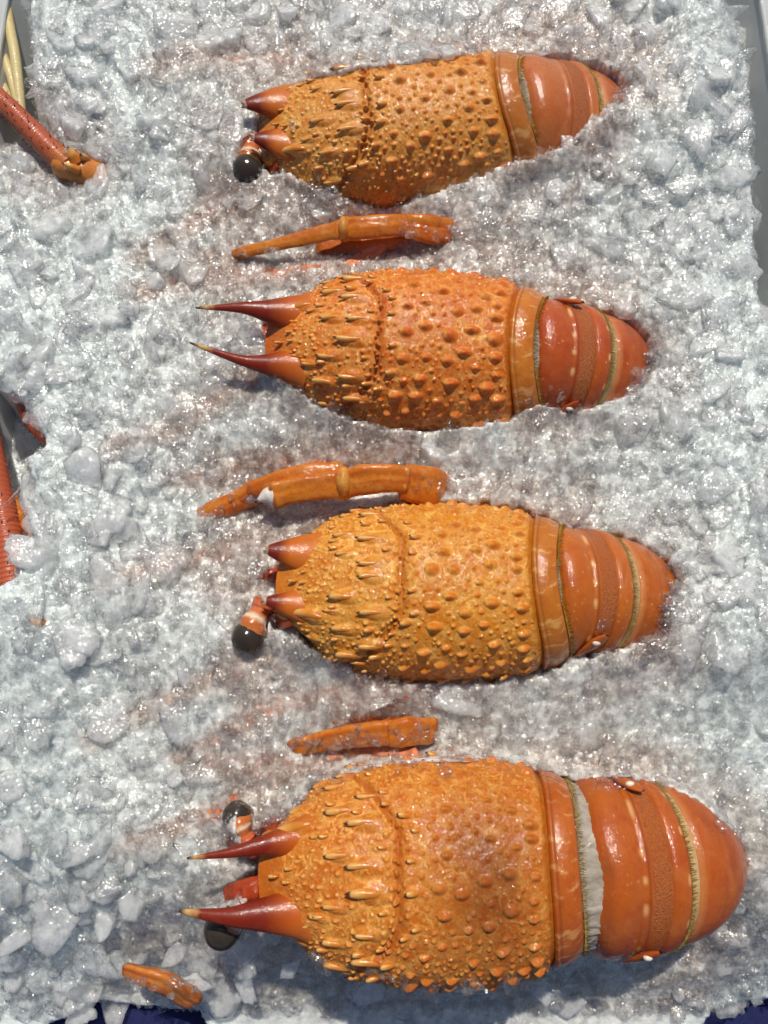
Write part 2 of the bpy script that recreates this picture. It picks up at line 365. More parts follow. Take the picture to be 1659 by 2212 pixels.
# ------------------------------------------------------------------ the lobsters
US = np.array([-0.05, 0.0, .06, .12, .25, .40, .55, .68, .78, .86, .92, .96, 1.0])
WS = np.array([.238, .245, .272, .292, .314, .322, .316, .296, .268, .236, .206, .184, .158])
HS = np.array([.262, .265, .275, .283, .295, .300, .292, .275, .250, .222, .196, .178, .158])
def wh(u, ws=1.0):
    return np.interp(u, US, WS) * ws, np.interp(u, US, HS)
ZB = 0.0                                       # height of the widest line of the shells
class Lob:
    pass
def frame(idx, F, Rr, zd, roll, ws):
    """L: local lobster coordinates (x forward, y left, z up; unit = shell length, x=0 rear rim, z=0 widest line) -> world"""
    L = Lob(); L.i = idx; L.ws = ws
    f, r = at(*F, zd * 0.93), at(*Rr, zd)
    S = (f - r).length; X = (f - r).normalized(); X.z = 0; X.normalize()
    Y = Vector((0, 0, 1)).cross(X)
    Rm = Matrix((X, Y, Vector((0, 0, 1)))).transposed() @ Matrix.Rotation(roll, 3, 'X')
    L.S = S; L.R = Rm; Zax = Rm @ Vector((0, 0, 1))
    L.O = Vector((r.x, r.y, zd)) - Zax * (0.27 * S)
    L.Rn = np.array(Rm); L.On = np.array(L.O)
    L.root = bpy.data.objects.new('lobster', None); COL.objects.link(L.root)
    L.root.empty_display_size = 0.02; L.root.location = (L.O.x, L.O.y, L.O.z - 0.3 * S)
    L.rootn = np.array(L.root.location)
    return L
def to_root(L, V):                             # local lobster units -> coordinates of the root
    return np.asarray(V) @ (L.Rn.T * L.S) + L.On - L.rootn
def w_root(L, V):                              # world -> root
    return np.asarray(V) - L.rootn
def surf(L, u, th):
    """shell surface point (broadcast), local units; u may run a little past 0 and 1"""
    ww, hh = wh(u, L.ws); ww = ww * (1 + L.front * sm(.5, 1.0, u)) 
    s = np.sin(th)
    x = u - L.bow * s * s * (1 - sm(0.0, 0.45, u)) - 0.10 * s * s * sm(0.75, 1.0, u)
    c = np.cos(th)
    y = ww * np.sign(s) * np.abs(s) ** 0.92
    z = hh * np.sign(c) * np.abs(c) ** 0.92
    return np.stack(np.broadcast_arrays(x, y, z), -1)
def pois(n, mind, u0, u1, t0, t1, r, occ=(), tries=30):
    pts = list(occ); out = []
    arr = np.array([(p[0], p[1] * 0.30) for p in pts]) if pts else np.zeros((0, 2))
    md = np.array([p[2] for p in pts]) if pts else np.zeros(0)
    for _ in range(n * tries):
        if len(out) >= n: break
        u = r.uniform(u0, u1); t = r.uniform(t0, t1); m = mind * r.uniform(0.8, 1.5)
        if len(arr) and np.any(np.hypot(arr[:, 0] - u, arr[:, 1] - t * 0.30) < np.maximum(md + m * 0.55, m)): continue
        out.append((u, t, m)); arr = np.vstack([arr, (u, t * 0.30)]); md = np.append(md, m * 0.5)
    return out
GU, GSL = 0.545, 0.36
def groove_u(th, gu=None):
    a = np.abs(th); return (GU if gu is None else gu) + 0.012 * np.cos(a * 3) + GSL * np.clip(a - 0.36, 0, 1.0) * 0.62

SPINE_ME = []
def spine_meshes():
    for k in range(4):
        r = np.random.default_rng(40 + k)
        n, m = 14, 10; t = np.linspace(0, 1, n)
        lift = [0.09, 0.13, 0.22, 0.11][k]
        P = np.stack([-0.5 + 1.08 * t, 0.03 * np.sin(t * 3) * (k - 1.5), -0.02 + lift * t ** 1.3], -1)
        rad = np.interp(t, [0, .12, .3, .6, .8, .9, 1], [.02, .09, .125, .125, .10, .055, .006]) * [.92, 1.1, 1.6, .86][k]
        a = np.linspace(0, 2 * math.pi, m, endpoint=False)
        V = P[:, None] + rad[:, None, None] * np.stack([0 * a, np.cos(a), np.sin(a) * 0.95], -1)[None]
        me = mesh_np('spine', V.reshape(-1, 3), grid_faces(n, m, True)); attr(me, 'pig', np.stack([np.repeat(t, m), 0 * np.repeat(t, m), 0 * np.repeat(t, m)], -1))
        me.materials.append(M_SPINE); SPINE_ME.append(me)
spine_meshes()

def build_carapace(L, seed, fade=0.0):
    r = np.random.default_rng(seed)
    nu, nth = 430, 330
    u = np.concatenate([np.linspace(0.075, 1.0, nu - 14), np.linspace(1.004, 1.06, 14)])[:, None]
    th = np.linspace(-R_(118), R_(118), nth)[None, :]
    P = surf(L, np.minimum(u, 1.0), th)
    ov = np.clip((u - 1.0) / 0.06, 0, 1)       # front edge rolls down and in
    c = np.cos(th)
    P[..., 0] += 0.020 * np.sin(ov * 2.2) - 0.02 * ov; P[..., 2] -= (0.150 * ov) * np.clip(c, 0, 1); P[..., 1] *= 1 - 0.10 * ov
    # hollow between the horns
    sad = np.exp(-(th / 0.42) ** 2) * sm(0.86, 1.0, np.minimum(u, 1.0)); P[..., 0] -= 0.006 * sad; P[..., 2] -= 0.016 * sad
    hornr = np.exp(-((np.abs(th) - 0.72) / 0.22) ** 2) * sm(0.84, 1.0, np.minimum(u, 1)); P[..., 0] += 0.03 * hornr; P[..., 2] += 0.018 * hornr
    du = np.gradient(P, axis=0); dt = np.gradient(P, axis=1)
    N = np.cross(dt, du); N /= np.linalg.norm(N, axis=2)[..., None] + 1e-9
    N *= np.sign((N * (P - np.array([0.5, 0, 0]))).sum(-1).mean())
    D = np.zeros(P.shape[:2]); A = np.zeros(P.shape[:2] + (3,)); B = np.zeros(P.shape[:2] + (3,))
    uu = np.broadcast_to(u, D.shape); tt = np.broadcast_to(th, D.shape)
    gu = groove_u(tt, L.gu); dg = uu - gu
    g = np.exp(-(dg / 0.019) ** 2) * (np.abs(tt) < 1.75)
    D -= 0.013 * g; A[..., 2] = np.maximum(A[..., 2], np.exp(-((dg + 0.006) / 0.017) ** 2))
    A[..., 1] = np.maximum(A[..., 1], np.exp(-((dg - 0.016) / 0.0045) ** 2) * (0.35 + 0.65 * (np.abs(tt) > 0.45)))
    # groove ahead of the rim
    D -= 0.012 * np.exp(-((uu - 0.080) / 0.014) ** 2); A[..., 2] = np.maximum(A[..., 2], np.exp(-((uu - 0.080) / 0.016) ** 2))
    # pale seam in the front part
    for sgn in (-1, 1):
        sx = uu - (0.80 - 0.12 * np.abs(tt)); A[..., 1] = np.maximum(A[..., 1], 0.5 * np.exp(-(sx / 0.004) ** 2) * (fbm(uu * 30 + seed, tt * 8, 3) > 0.5))
    D += 0.006 * (fbm(uu * 9 + seed, tt * 3, 3) - 0.5) + .0035 * (fbm(uu * 75 + seed, tt * 24, 3) - .5)
    du1 = 0.925 / (nu - 15); dt1 = R_(236) / (nth - 1)
    def stamp(u0, t0, ra, rb, H, kind):
        Rr = 0.30 * L.ws
        i0 = int((u0 - 0.075 - 1.6 * ra) / du1); i1 = int((u0 - 0.075 + 1.6 * ra) / du1) + 2
        j0 = int((t0 + R_(118) - 1.6 * rb / Rr) / dt1); j1 = int((t0 + R_(118) + 1.6 * rb / Rr) / dt1) + 2
        i0, j0 = max(i0, 0), max(j0, 0); i1, j1 = min(i1, nu - 14), min(j1, nth)
        if i1 <= i0 or j1 <= j0: return
        a = (uu[i0:i1, j0:j1] - u0) / ra; b = (tt[i0:i1, j0:j1] - t0) * Rr / rb
        q = np.hypot(a, b); d = np.clip(1 - q * q, 0, 1)
        h = H * (d ** 1.15) * (1.12 + 0.7 * a)
        D[i0:i1, j0:j1] = np.maximum(D[i0:i1, j0:j1], D[i0:i1, j0:j1] * (1 - d) + h)
        if kind == 'dome':
            A[i0:i1, j0:j1, 0] = np.maximum(A[i0:i1, j0:j1, 0], sm(0.05, 0.6, d) * (1 - sm(0.15, 0.65, a)) * r.uniform(.5, 1))
            B[i0:i1, j0:j1, 0] = np.maximum(B[i0:i1, j0:j1, 0], .7 * np.exp(-((a - 1.0) / .16) ** 2 - (b / .22) ** 2))
            A[i0:i1, j0:j1, 1] = np.maximum(A[i0:i1, j0:j1, 1], np.exp(-((q - 1.12) / 0.14) ** 2) * 0.3 * r.random())
            A[i0:i1, j0:j1, 1] = np.maximum(A[i0:i1, j0:j1, 1], 0.8 * np.exp(-((a - 0.72) / 0.22) ** 2 - (b / 0.4) ** 2))
        elif kind == 'gran':
            A[i0:i1, j0:j1, 1] = np.maximum(A[i0:i1, j0:j1, 1], 0.35 * d)
            A[i0:i1, j0:j1, 2] = np.maximum(A[i0:i1, j0:j1, 2], 0.35 * np.exp(-((q - 1.15) / 0.2) ** 2))
        elif kind == 'prick':
            A[i0:i1, j0:j1, 1] = np.maximum(A[i0:i1, j0:j1, 1], 0.6 * d)
            B[i0:i1, j0:j1, 0] = np.maximum(B[i0:i1, j0:j1, 0], 0.7 * np.exp(-((a - 1.0) / 0.22) ** 2 - (b / 0.3) ** 2))
        else:
            A[i0:i1, j0:j1, 1] = np.maximum(A[i0:i1, j0:j1, 1], np.exp(-((q - 1.1) / 0.16) ** 2) * 0.35)
    occ = []; spines = []
    J = lambda s: r.normal(0, s)
    # spines set along rows, pointing at the head
    rows = [(0.635, (0.10, 0.42, 0.80), 0.105), (0.735, (0.20, 0.58, 0.98), 0.088), (0.875, (0.52, ), 0.125), (0.88, (0.95, 1.28), 0.085), (0.80, (1.25, 0.40), 0.06),
            (0.70, (1.15, ), 0.06), (0.59, (0.62, 0.25), 0.035), (0.93, (0.05, ), 0.035), (0.885, (0.08, ), 0.03), (0.66, (1.30, 0.62), 0.045), (0.77, (0.38, 0.75), 0.04)]
    for u0, ths, ln in rows:
        for t0 in ths:
            for sg in (-1, 1):
                if t0 < 0.06 and sg < 0: continue
                spines.append((u0 + J(.008), sg * t0 + J(.03), ln * r.uniform(.75, 1.1) * L.spk, r.integers(0, 2) if ln > .05 else 2))
    for t0 in (0.14, 0.36, 0.56, 0.80, 1.05, 1.32):      # row right behind the groove
        for sg in (-1, 1):
            spines.append((groove_u(np.array(t0), L.gu) - 0.055 + J(.008), sg * t0 + J(.04), r.uniform(.034, .050), 2))
    for u0, t0 in ((.20, 1.45), (.30, 1.5), (.40, 1.42), (.50, 1.48), (.66, 1.52), (.76, 1.5)):
        for sg in (-1, 1): spines.append((u0 + J(.01), sg * t0 + J(.03), r.uniform(.045, .06), 2))
    for (u0, t0, ln, k) in spines:
        stamp(u0 - ln * .12, t0, ln * .62, ln * .30, ln * .10, 'spine'); occ.append((u0, t0, ln * .38))
    # big rounded tubercles of the rear half, a row along the rim
    domes = [(0.135 + J(.006), t0 + J(.03), .03) for t0 in np.linspace(-1.5, 1.5, 15)]
    domes += pois(44, 0.060, 0.16, 0.54, -1.6, 1.6, r, occ + [(d[0], d[1], .026) for d in domes])
    for (u0, t0, m) in domes:
        if u0 > groove_u(np.array(t0), L.gu) - 0.03: continue
        ra = (.0155 + .0105 * r.random()) * L.dm; ra *= 1.12; rb = ra * r.uniform(.48, .78)
        stamp(u0, t0, ra, rb, ra * r.uniform(.46, .66), 'dome'); occ.append((u0, t0, ra * 1.1))
    for (u0, t0, m) in pois(120, 0.026, .12, .54, -1.65, 1.65, r, occ):
        if u0 > groove_u(np.array(t0), L.gu) - .03: continue
        ra = r.uniform(.009, .013); stamp(u0, t0, ra, ra * .75, ra * .55, 'dome'); occ.append((u0, t0, ra))
    gr = pois(480, 0.0165, 0.10, 0.62, -1.75, 1.75, r, occ, 8)
    for (u0, t0, m) in gr:
        ra = .0042 + .0062 * r.random() ** 1.6; stamp(u0, t0, ra, ra * .9, ra * .75, 'gran')
    pr = pois(400, 0.0165, 0.55, 0.93, -1.6, 1.6, r, occ, 8)
    for (u0, t0, m) in pr:
        if abs(t0) < 0.35 and u0 > 0.9: continue
        ra = .0055 + .007 * r.random() ** 1.6; stamp(u0, t0, ra, ra * .7, ra * .7, 'prick')
    B[..., 2] = sm(0.88, 0.99, uu) * np.exp(-(tt / 1.0) ** 4)
    B[..., 1] = L.saddle * np.exp(-((uu - 0.27) / 0.15) ** 2) * np.exp(-((tt - 0.05) / 0.7) ** 2) * (0.75 + 0.8 * (fbm(uu * 14, tt * 4 + seed, 3) - .3))  # soft cast shadow painted into the bottom lobster's shell colour
    D *= 1 - ov * 0.7
    V = P + N * D[..., None]
    me = mesh_np('carapace', to_root(L, V.reshape(-1, 3)), grid_faces(nu, nth))
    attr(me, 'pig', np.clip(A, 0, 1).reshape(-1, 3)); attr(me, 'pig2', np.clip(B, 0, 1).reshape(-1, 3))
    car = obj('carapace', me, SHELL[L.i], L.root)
    # spines: sub-parts sharing four meshes
    for (u0, t0, ln, k) in spines:
        a, b, c_ = (surf(L, np.array(u0 + d), np.array(t0 + e)) for d, e in ((0, 0), (0.01, 0), (0, 0.02)))
        X = b - a; Y = c_ - a; Z = np.cross(X, Y); Z /= np.linalg.norm(Z); X /= np.linalg.norm(X); Y = np.cross(Z, X)
        tilt = 0.05 if k != 2 else .16
        X2 = X * math.cos(tilt) + Z * math.sin(tilt); Z2 = np.cross(X2, Y)
        Rm = L.Rn @ np.stack([X2, Y, Z2], 1) * (ln * L.S)
        p = to_root(L, a + Z * ln * 0.045 + X * ln * 0.1)
        M = Matrix.Identity(4)
        for i in range(3):
            for j in range(3): M[i][j] = Rm[i, j]
            M[i][3] = p[i]
        obj('spine', SPINE_ME[int(k) if k != 1 else 3 if r.random() < .5 else 1], None, car, M)
    # posterior rim
    nb, nr = 30, 200
    q = np.linspace(0, 1, nb)[:, None]; th = np.linspace(-R_(112), R_(112), nr)[None, :]
    u = -0.012 + 0.094 * q
    P = surf(L, u, th); N = P - np.array([0.0, 0, 0]) ; N[..., 0] = 0; N /= np.linalg.norm(N, axis=2)[..., None]
    prof = 0.010 * np.clip(np.sin(np.clip(q * 1.25, 0, 1) * math.pi), 0, 1) ** 0.6 + .006 * np.exp(-((q - .88) / .08) ** 2) - 0.012 * (1 - sm(0, .08, q)) - 0.008 * sm(.93, 1, q)
    P = P + N * (prof + 0.0015 * (fbm(th * 12 + seed, q * 6, 3) - .5))[..., None]
    me = mesh_np('carapace_rim', to_root(L, P.reshape(-1, 3)), grid_faces(nb, nr))
    A = np.zeros((nb, nr, 3)); hat = np.clip(fbm(th * 24 + seed + 3 * fbm(q * 3, th * 2, 2), q * 1.2, 2) - .58, 0, 1) * 6
    A[..., 0] = np.clip(hat, 0, .55) * sm(.05, .2, q); A[..., 2] = np.exp(-((q - .80) / .05) ** 2) * .7 + sm(.93, 1, q) * .5
    attr(me, 'pig', np.clip(A, 0, 1).reshape(-1, 3))
    obj('carapace_rim', me, RIM[L.i], L.root)
    # bristle fringe along the rear rim
    hairs(L, 'bristle_fringe', [(lambda t: surf(L, np.array(-0.012), np.array(t)))], np.linspace(-1.75, 1.75, 260), 0.026, np.array([-1, 0, .05]), r)
    return car
def hairs(L, name, fn, ts, ln, dirn, r, mat=None, thick=.0016, parent=None):
    V, F = [], []
    for f in fn:
        for t in ts:
            p = f(t) ; d = dirn + r.normal(0, .18, 3); d /= np.linalg.norm(d); l = ln * r.uniform(.6, 1.1)
            s = np.cross(d, [0, 0.3, 1]); s /= np.linalg.norm(s) + 1e-9; b = np.cross(d, s); k = len(V)
            V += [p + s * thick, p - s * thick * .5 + b * thick, p - s * thick * .5 - b * thick, p + d * l - np.array([0, 0, l * .25])]
            F += [[k, k + 1, k + 3], [k + 1, k + 2, k + 3], [k + 2, k, k + 3]]
    me = mesh_np(name, to_root(L, np.array(V)), np.array(F)); return obj(name, me, mat or M_FRINGE, parent or L.root)

def tail_fn(L, bends, w0, wprof, h0=.255):
    """returns surface function T(s, th, inset): s = arc length back from the rim"""
    ss = np.linspace(-0.06, 1.0, 400); ang = np.interp(ss, [b[0] for b in bends], [R_(b[1]) for b in bends])
    ds = ss[1] - ss[0]
    X = -np.concatenate([[0], np.cumsum(np.cos(ang[:-1]) * ds)]); Z = -np.concatenate([[0], np.cumsum(np.sin(ang[:-1]) * ds)])
    i0 = np.argmin(abs(ss)); X -= X[i0]; Z -= Z[i0]
    def T(s, th, up=0.0):
        x = np.interp(s, ss, X); z = np.interp(s, ss, Z) + h0; a = np.interp(s, ss, ang)
        ww = np.interp(s, [p[0] for p in wprof], [p[1] for p in wprof]) * w0 + up
        hh = ww * 0.98
        st, ctt = np.sin(th), np.cos(th)
        lift = hh * (1 - np.sign(ctt) * np.abs(ctt) ** .95) - up
        px = x + lift * np.sin(a) * 0.9 - 0.03 * st * st * 0
        pz = z - lift * np.cos(a)
        return np.stack(np.broadcast_arrays(px, ww * np.sign(st) * np.abs(st) ** .93, pz), -1)
    return T
def band(L, T, name, s0, s1, prof, mat, pig=None, nb=36, nr=150, parent=None, thmax=1.85, edge=None, seed=1, wr=0.0):
    q = np.linspace(0, 1, nb)[:, None]; th = np.linspace(-thmax, thmax, nr)[None, :]
    e = 0 if edge is None else edge(th)
    s = s0 + e + (s1 - s0 - e) * q
    up = np.interp(q, np.linspace(0, 1, len(prof)), prof) + 0.002 * (fbm(q * 4 + seed, th * 3 + seed, 3) - .5)
    if wr: up = up + wr * (np.abs(fbm(q * 2.5 + 3 * fbm(th * 5, q * 2 + 1, 2), th * 10 + seed, 3) - .5) * 2 - .25)
    P = T(s + 0 * th, th + 0 * q, up + 0 * th)
    me = mesh_np(name, to_root(L, P.reshape(-1, 3)), grid_faces(nb, nr))
    A = np.zeros((nb, nr, 3))
    if pig: pig(A, q, th)
    attr(me, 'pig', np.clip(A, 0, 1).reshape(-1, 3))
    return obj(name, me, mat, parent or L.root)

def drop(L, name, c, d, up, ln, wd, th_, mat, parent=None, tip=None):
    """flattened teardrop plate (pleuron) in local units"""
    c, d, up = (np.asarray(v, float) for v in (c, d, up)); d = d / np.linalg.norm(d); s = np.cross(d, up); s /= np.linalg.norm(s); up = np.cross(s, d)
    n, m = 16, 14; t = np.linspace(0, 1, n); a = np.linspace(0, 2 * math.pi, m, endpoint=False)
    rad = np.interp(t, [0, .1, .3, .6, .85, 1], [.3, .7, 1, .8, .42, .05])
    V = c + (t * ln)[:, None, None] * d + rad[:, None, None] * (np.cos(a)[None, :, None] * s * wd + np.sin(a)[None, :, None] * up * th_)
    me = mesh_np(name, to_root(L, V.reshape(-1, 3)), grid_faces(n, m, True))
    A = np.zeros((n * m, 3)); attr(me, 'pig', A); return obj(name, me, mat, parent or L.root)
def ball(L, name, c, rad, mat, parent, world=False, sc=(1, 1, 1)):
    n, m = 24, 32; a = np.linspace(0, math.pi, n)[:, None]; b = np.linspace(0, 2 * math.pi, m, endpoint=False)[None]
    V = np.stack([np.sin(a) * np.cos(b) * sc[0], np.sin(a) * np.sin(b) * sc[1], (np.cos(a) + 0 * b) * sc[2]], -1).reshape(-1, 3) * rad
    V = (V + np.asarray(c)) if world else V / 1.0
    V = w_root(L, V) if world else to_root(L, V + np.asarray(c))
    me = mesh_np(name, V, grid_faces(n, m, True)); return obj(name, me, mat, parent)
def tmesh(name, V, F, t, extra=None):
    me = mesh_mixed(name, V, F); A = np.zeros((len(V), 3)); A[:, 0] = t
    if extra is not None: A[:, 1] = extra
    attr(me, 'pig', A); return me

def build_tail(L, gap, seg1, bends, w0, pleura=True, long=1.0, seed=0):
    r = np.random.default_rng(300 + L.i); mat = PLATE[L.i]
    T = tail_fn(L, bends, w0, [(-.06, 1.0), (gap, 1.0), (gap + .12, 1.06), (gap + seg1 + .03, 1.06), (gap + seg1 + .14, 1.02), (gap + seg1 + .28, .88), (gap + seg1 + .42, .68), (gap + seg1 + .55, .5), (1, .35)])
    s = gap
    q_sp = lambda A, q, th: None
    # membrane between shell and tail
    def mp(A, q, th): pass
    band(L, T, 'membrane', -0.05, s + .03, [-.02, -.014, -.004 if gap > .04 else -.010, -.012, -.02], M_MEMB, mp, 40, 260, seed=seed + 3, wr=.011 if L.i == 4 else .008)
    def p1(A, q, th):
        spots = np.exp(-((q - .84) / .05) ** 2) * np.clip(np.sin(th * 17 + 2 * np.sin(th * 5)) - .35, 0, 1) * 1.5
        A[..., 0] = np.clip(spots, 0, .8) * (1 if L.i != 1 else .25)
        A[..., 2] = np.exp(-((q - .93) / .035) ** 2) * .8
        if L.i == 4: A[..., 2] = np.maximum(A[..., 2], np.exp(-((q - .14) / .1) ** 2) * (np.exp(-((th - .45) / .2) ** 2) + np.exp(-((th + .05) / .14) ** 2)) * .55)
    ed = (lambda th: 0.008 * np.sin(th * 6 + 1) * np.exp(-(th / 1.4) ** 2)) if L.i == 4 else (lambda th: .006 * np.sin(th * 3))
    band(L, T, 'abdomen_segment', s, s + seg1, [-.018, -.004, .004, .008, .009, .008, .006, .003, -.001, -.007, -.003, -.005], mat, p1, 50, 170, edge=ed, seed=seed)
    s += seg1
    band(L, T, 'velvet_band', s - .006, s + .066, [-.008, -.004, -.002, -.001, -.002, -.006], M_FUZZ, None, 30, 200, seed=seed + 1)
    def p2(A, q, th):
        dots = np.exp(-((q - .86) / .09) ** 2) * np.clip(np.sin(th * 13.5 + .6) - .72, 0, 1) * 6
        A[..., 0] = np.clip(dots, 0, .9) * (1 if L.i in (2, 4) else .3)
    e2 = .072 if L.i != 1 else .055
    sg2 = band(L, T, 'abdomen_segment', s + .060, s + .060 + e2, [-.010, .000, .003, .004, .004, .002, -.006], mat, p2, 30, 170, seed=seed + 5)
    s += .060 + e2
    hairs(L, 'bristle_fringe', [lambda t: T(np.array(s - .004), np.array(t), np.array(.001))], np.linspace(-1.5, 1.5, 150), .026, np.array([-1, 0, -.1]), r, thick=.0022)
    band(L, T, 'membrane', s - .012, s + .034, [-.02, -.010, -.008, -.009, -.012], M_MEMB2, None, 16, 130, seed=seed + 7)
    def p3(A, q, th):
        A[..., 0] = np.exp(-((q - .05) / .03) ** 2) * .35
        A[..., 0] += np.exp(-((q - .1) / .015) ** 2) * .3
        A[..., 1] = .5 * np.clip(fbm(q * 14 + 0 * th, th * 2 + 5, 3) - .5, 0, 1) * 3
    band(L, T, 'abdomen_segment', s + .026, s + .026 + .17 * long, [-.014, -.003, .001, .003, .004, .004, .003, .001, -.006], mat, p3, 36, 170, seed=seed + 9)
    s += .026 + .17 * long
    for k in range(3):
        band(L, T, 'abdomen_segment', s - .035, s + .075, [-.008, -.003, -.003, -.006, -.012], mat, p3, 20, 150, seed=seed + 11 + k); s += .062
    # side lappets with white points
    for sg in ((1,) if L.i in (1, 3) else (-1, 1)):
        sq = gap + seg1 - .015; th0 = sg * 1.02
        c = T(np.array(sq), np.array(th0), np.array(.000)); d = np.array([.55, sg * .35, -.75])
        pl = drop(L, 'side_lappet', c - d * .05 + np.array([-.02, 0, .02]), d, np.array([0, sg, .6]), .16, .024, .012, mat)
        cc = T(np.array(sq + .012), np.array(sg * .93), np.array(.020))
        n, m = 12, 16
        ball(L, 'white_tip', cc, .0125, M_WHITE, pl, sc=(1.2, .8, .9))
    return T

def horn(L, pts, radii, broken, seed):
    if broken: V, F, t = tube(pts, radii, 40, 28, 0.6, jag=.02, seed=seed)
    else: V, F, t = tube(pts, radii, 46, 24, 0.75)
    me = tmesh('horn', to_root(L, V), F, t); return obj('horn', me, M_HORNB if broken else M_HORN, L.root)
def eye(L, base, tip, rad, r0):
    b, e = np.array(base), np.array(tip); d = e - b
    pts = [b, b + d * .35 + np.array([0, 0, .01]), b + d * .7 + np.array([0, 0, .012]), b + d * .93]
    V, F, t = tube(pts, [r0 * 1.1, r0 * .8, r0 * 1.02, r0 * 1.25, rad * .93], 40, 24)
    V = V + (np.array([fbm(V[:, 0] * 40, V[:, 1] * 40, 2) - .5]).T * .012)
    st = obj('eye_stalk', tmesh('eye_stalk', to_root(L, V), F, t), M_STALK, L.root)
    ball(L, 'eye', e + d / np.linalg.norm(d) * rad * .25, rad, M_EYE, st)

def leg(L, pieces, mat):
    """pieces: list of (pixel path with heights, radii, flat, ridge); first is the part, the others its sub-parts"""
    first = None
    for k, (pts, radii, flat, ridge) in enumerate(pieces):
        q = np.linspace(0, 1, 12); rr = np.interp(q, np.linspace(0, 1, len(radii)), radii) * (1 + .12 * np.exp(-((q - .06) / .07) ** 2) + .16 * np.exp(-((q - .95) / .06) ** 2) - .05 * np.sin(q * math.pi))
        V, F, t = tube([at(*p) for p in pts], rr, 48, 30, flat, ridge=ridge)
        V = V + ((fbm(V[:, 0] * 160, V[:, 1] * 160, 3) - .5) * .0012)[:, None]
        ang = np.append(np.tile(np.linspace(0, 2 * math.pi, 30, endpoint=False), 48), [0, 0])
        me = mesh_mixed('walking_leg' if k == 0 else 'leg_segment', w_root(L, V), F)
        attr(me, 'pig', np.stack([t, np.clip(fbm(ang * 2.2 + k * 7, t * 1.5 + k, 3) * 2.2 - .7, 0, 1), np.clip(np.exp(-((t - .965) / .02) ** 2) + np.exp(-((t - .04) / .03) ** 2), 0, 1)], -1))
        o = obj('walking_leg' if k == 0 else 'leg_segment', me, mat, L.root if k == 0 else first)
        if k == 0: first = o
    return first
def antenna(L, path, radii, rings, spines, seed, mat=None, name='antenna', parent=None, origin=None):
    rr = np.random.default_rng(seed); W = [at(*p) for p in path]
    V, F, t = tube(W, radii, 220, 20, ringamp=.06, rings=rings, seed=seed)
    ex = np.clip(np.sin(t * math.pi * rings * 2), 0, 1) ** 3 * .6
    org = L.rootn if L is not None else np.array(origin)
    me = tmesh(name, V - org, F, t, ex); o = obj(name, me, mat or M_ANT, parent if parent is not None else (L.root if L is not None else None))
    if L is None: o.location = origin
    P = smooth_path(W, 220)
    if spines:
        th_me = bpy.data.meshes.new('thorn'); a = np.linspace(0, 2 * math.pi, 6, endpoint=False)
        vv = [(math.cos(x) * .22, math.sin(x) * .22, 0) for x in a] + [(.15, 0, 1)]
        th_me.from_pydata(vv, [], [(i, (i + 1) % 6, 6) for i in range(6)]); th_me.materials.append(M_THORN)
        for q in np.linspace(.12, .98, spines):
            i = int(q * 219); tg = Vector(P[min(i + 1, 219)] - P[i - 1]).normalized(); sd = tg.cross(Vector((0, 0, 1))).normalized(); rd = np.interp(q, np.linspace(0, 1, len(radii)), radii)
            for ang in (rr.uniform(-.3, .3), rr.uniform(.9, 1.4), rr.uniform(1.7, 2.2), math.pi + rr.uniform(-.3, .3)):
                if rr.random() < .25: continue
                nrm = sd * math.cos(ang) + Vector((0, 0, 1)) * math.sin(ang); dz = (nrm + tg * .7).normalized()
                x = dz.orthogonal().normalized(); y = dz.cross(x)
                M = Matrix((x, y, dz)).transposed().to_4x4(); M = M @ Matrix.Scale(rr.uniform(.0022, .0034) , 4); M.translation = Vector(P[i]) + nrm * rd * .92 - Vector(org)
                obj('thorn', th_me, None, o, M)
    return o

# --- the four lobsters, top of the picture to the bottom
L1 = frame(1, (545, 243), (1118, 178), .0350, R_(-3), 1.00); L1.saddle = 0; L1.bow = .09; L1.front = 0.1; L1.gu = 0.565; L1.dm = 1.0; L1.spk = .95
L2 = frame(2, (558, 716), (1148, 738), .0360, R_(-9), 1.04); L2.saddle = .0; L2.bow = .075; L2.front = -0.06; L2.gu = 0.55; L2.dm = 1.12; L2.spk = 1.05
L3 = frame(3, (583, 1240), (1200, 1240), .0370, R_(6), 1.05); L3.saddle = 0; L3.bow = .07; L3.front = 0.05; L3.gu = 0.53; L3.dm = 1.08; L3.spk = 1.0
L4 = frame(4, (540, 1900), (1248, 1893), .0400, R_(3), 1.10); L4.saddle = 1.0; L4.bow = .025; L4.front = -0.03; L4.gu = 0.54; L4.dm = 0.95; L4.spk = 1.0  # saddle: strength of the cast shadow painted into the shell colour
GRP = 'orange spiny lobsters laid in a column on crushed ice'
tag(L1.root, 'topmost orange spiny lobster, broken stub horns, one dark eye visible, tail buried at right', 'lobster', GRP)
tag(L2.root, 'second lobster from the top, deep orange shell, two long red horns, no eye showing', 'lobster', GRP)
tag(L3.root, 'third lobster from the top, amber shell, broken horns, dark eye and leg stub above it', 'lobster', GRP)
tag(L4.root, 'bottom and largest lobster, long red horns, white membrane gap before its curled tail', 'lobster', GRP)
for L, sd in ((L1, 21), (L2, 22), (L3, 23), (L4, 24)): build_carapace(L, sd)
BEND = [(-.06, 0), (0, 3), (.12, 9), (.25, 17), (.36, 26), (.5, 40), (.62, 58), (.8, 80), (1, 90)]
build_tail(L1, .042, .19, BEND, .252, long=1.15, seed=1)
build_tail(L2, .032, .165, BEND, .228, long=1.35, seed=2)
build_tail(L3, .020, .155, BEND, .236, long=1.4, seed=3)
build_tail(L4, .078, .165, [(-.06, 0), (0, 2), (.2, 5), (.32, 11), (.44, 20), (.56, 36), (.68, 60), (.8, 80), (1, 90)], .275, long=1.45, seed=4)
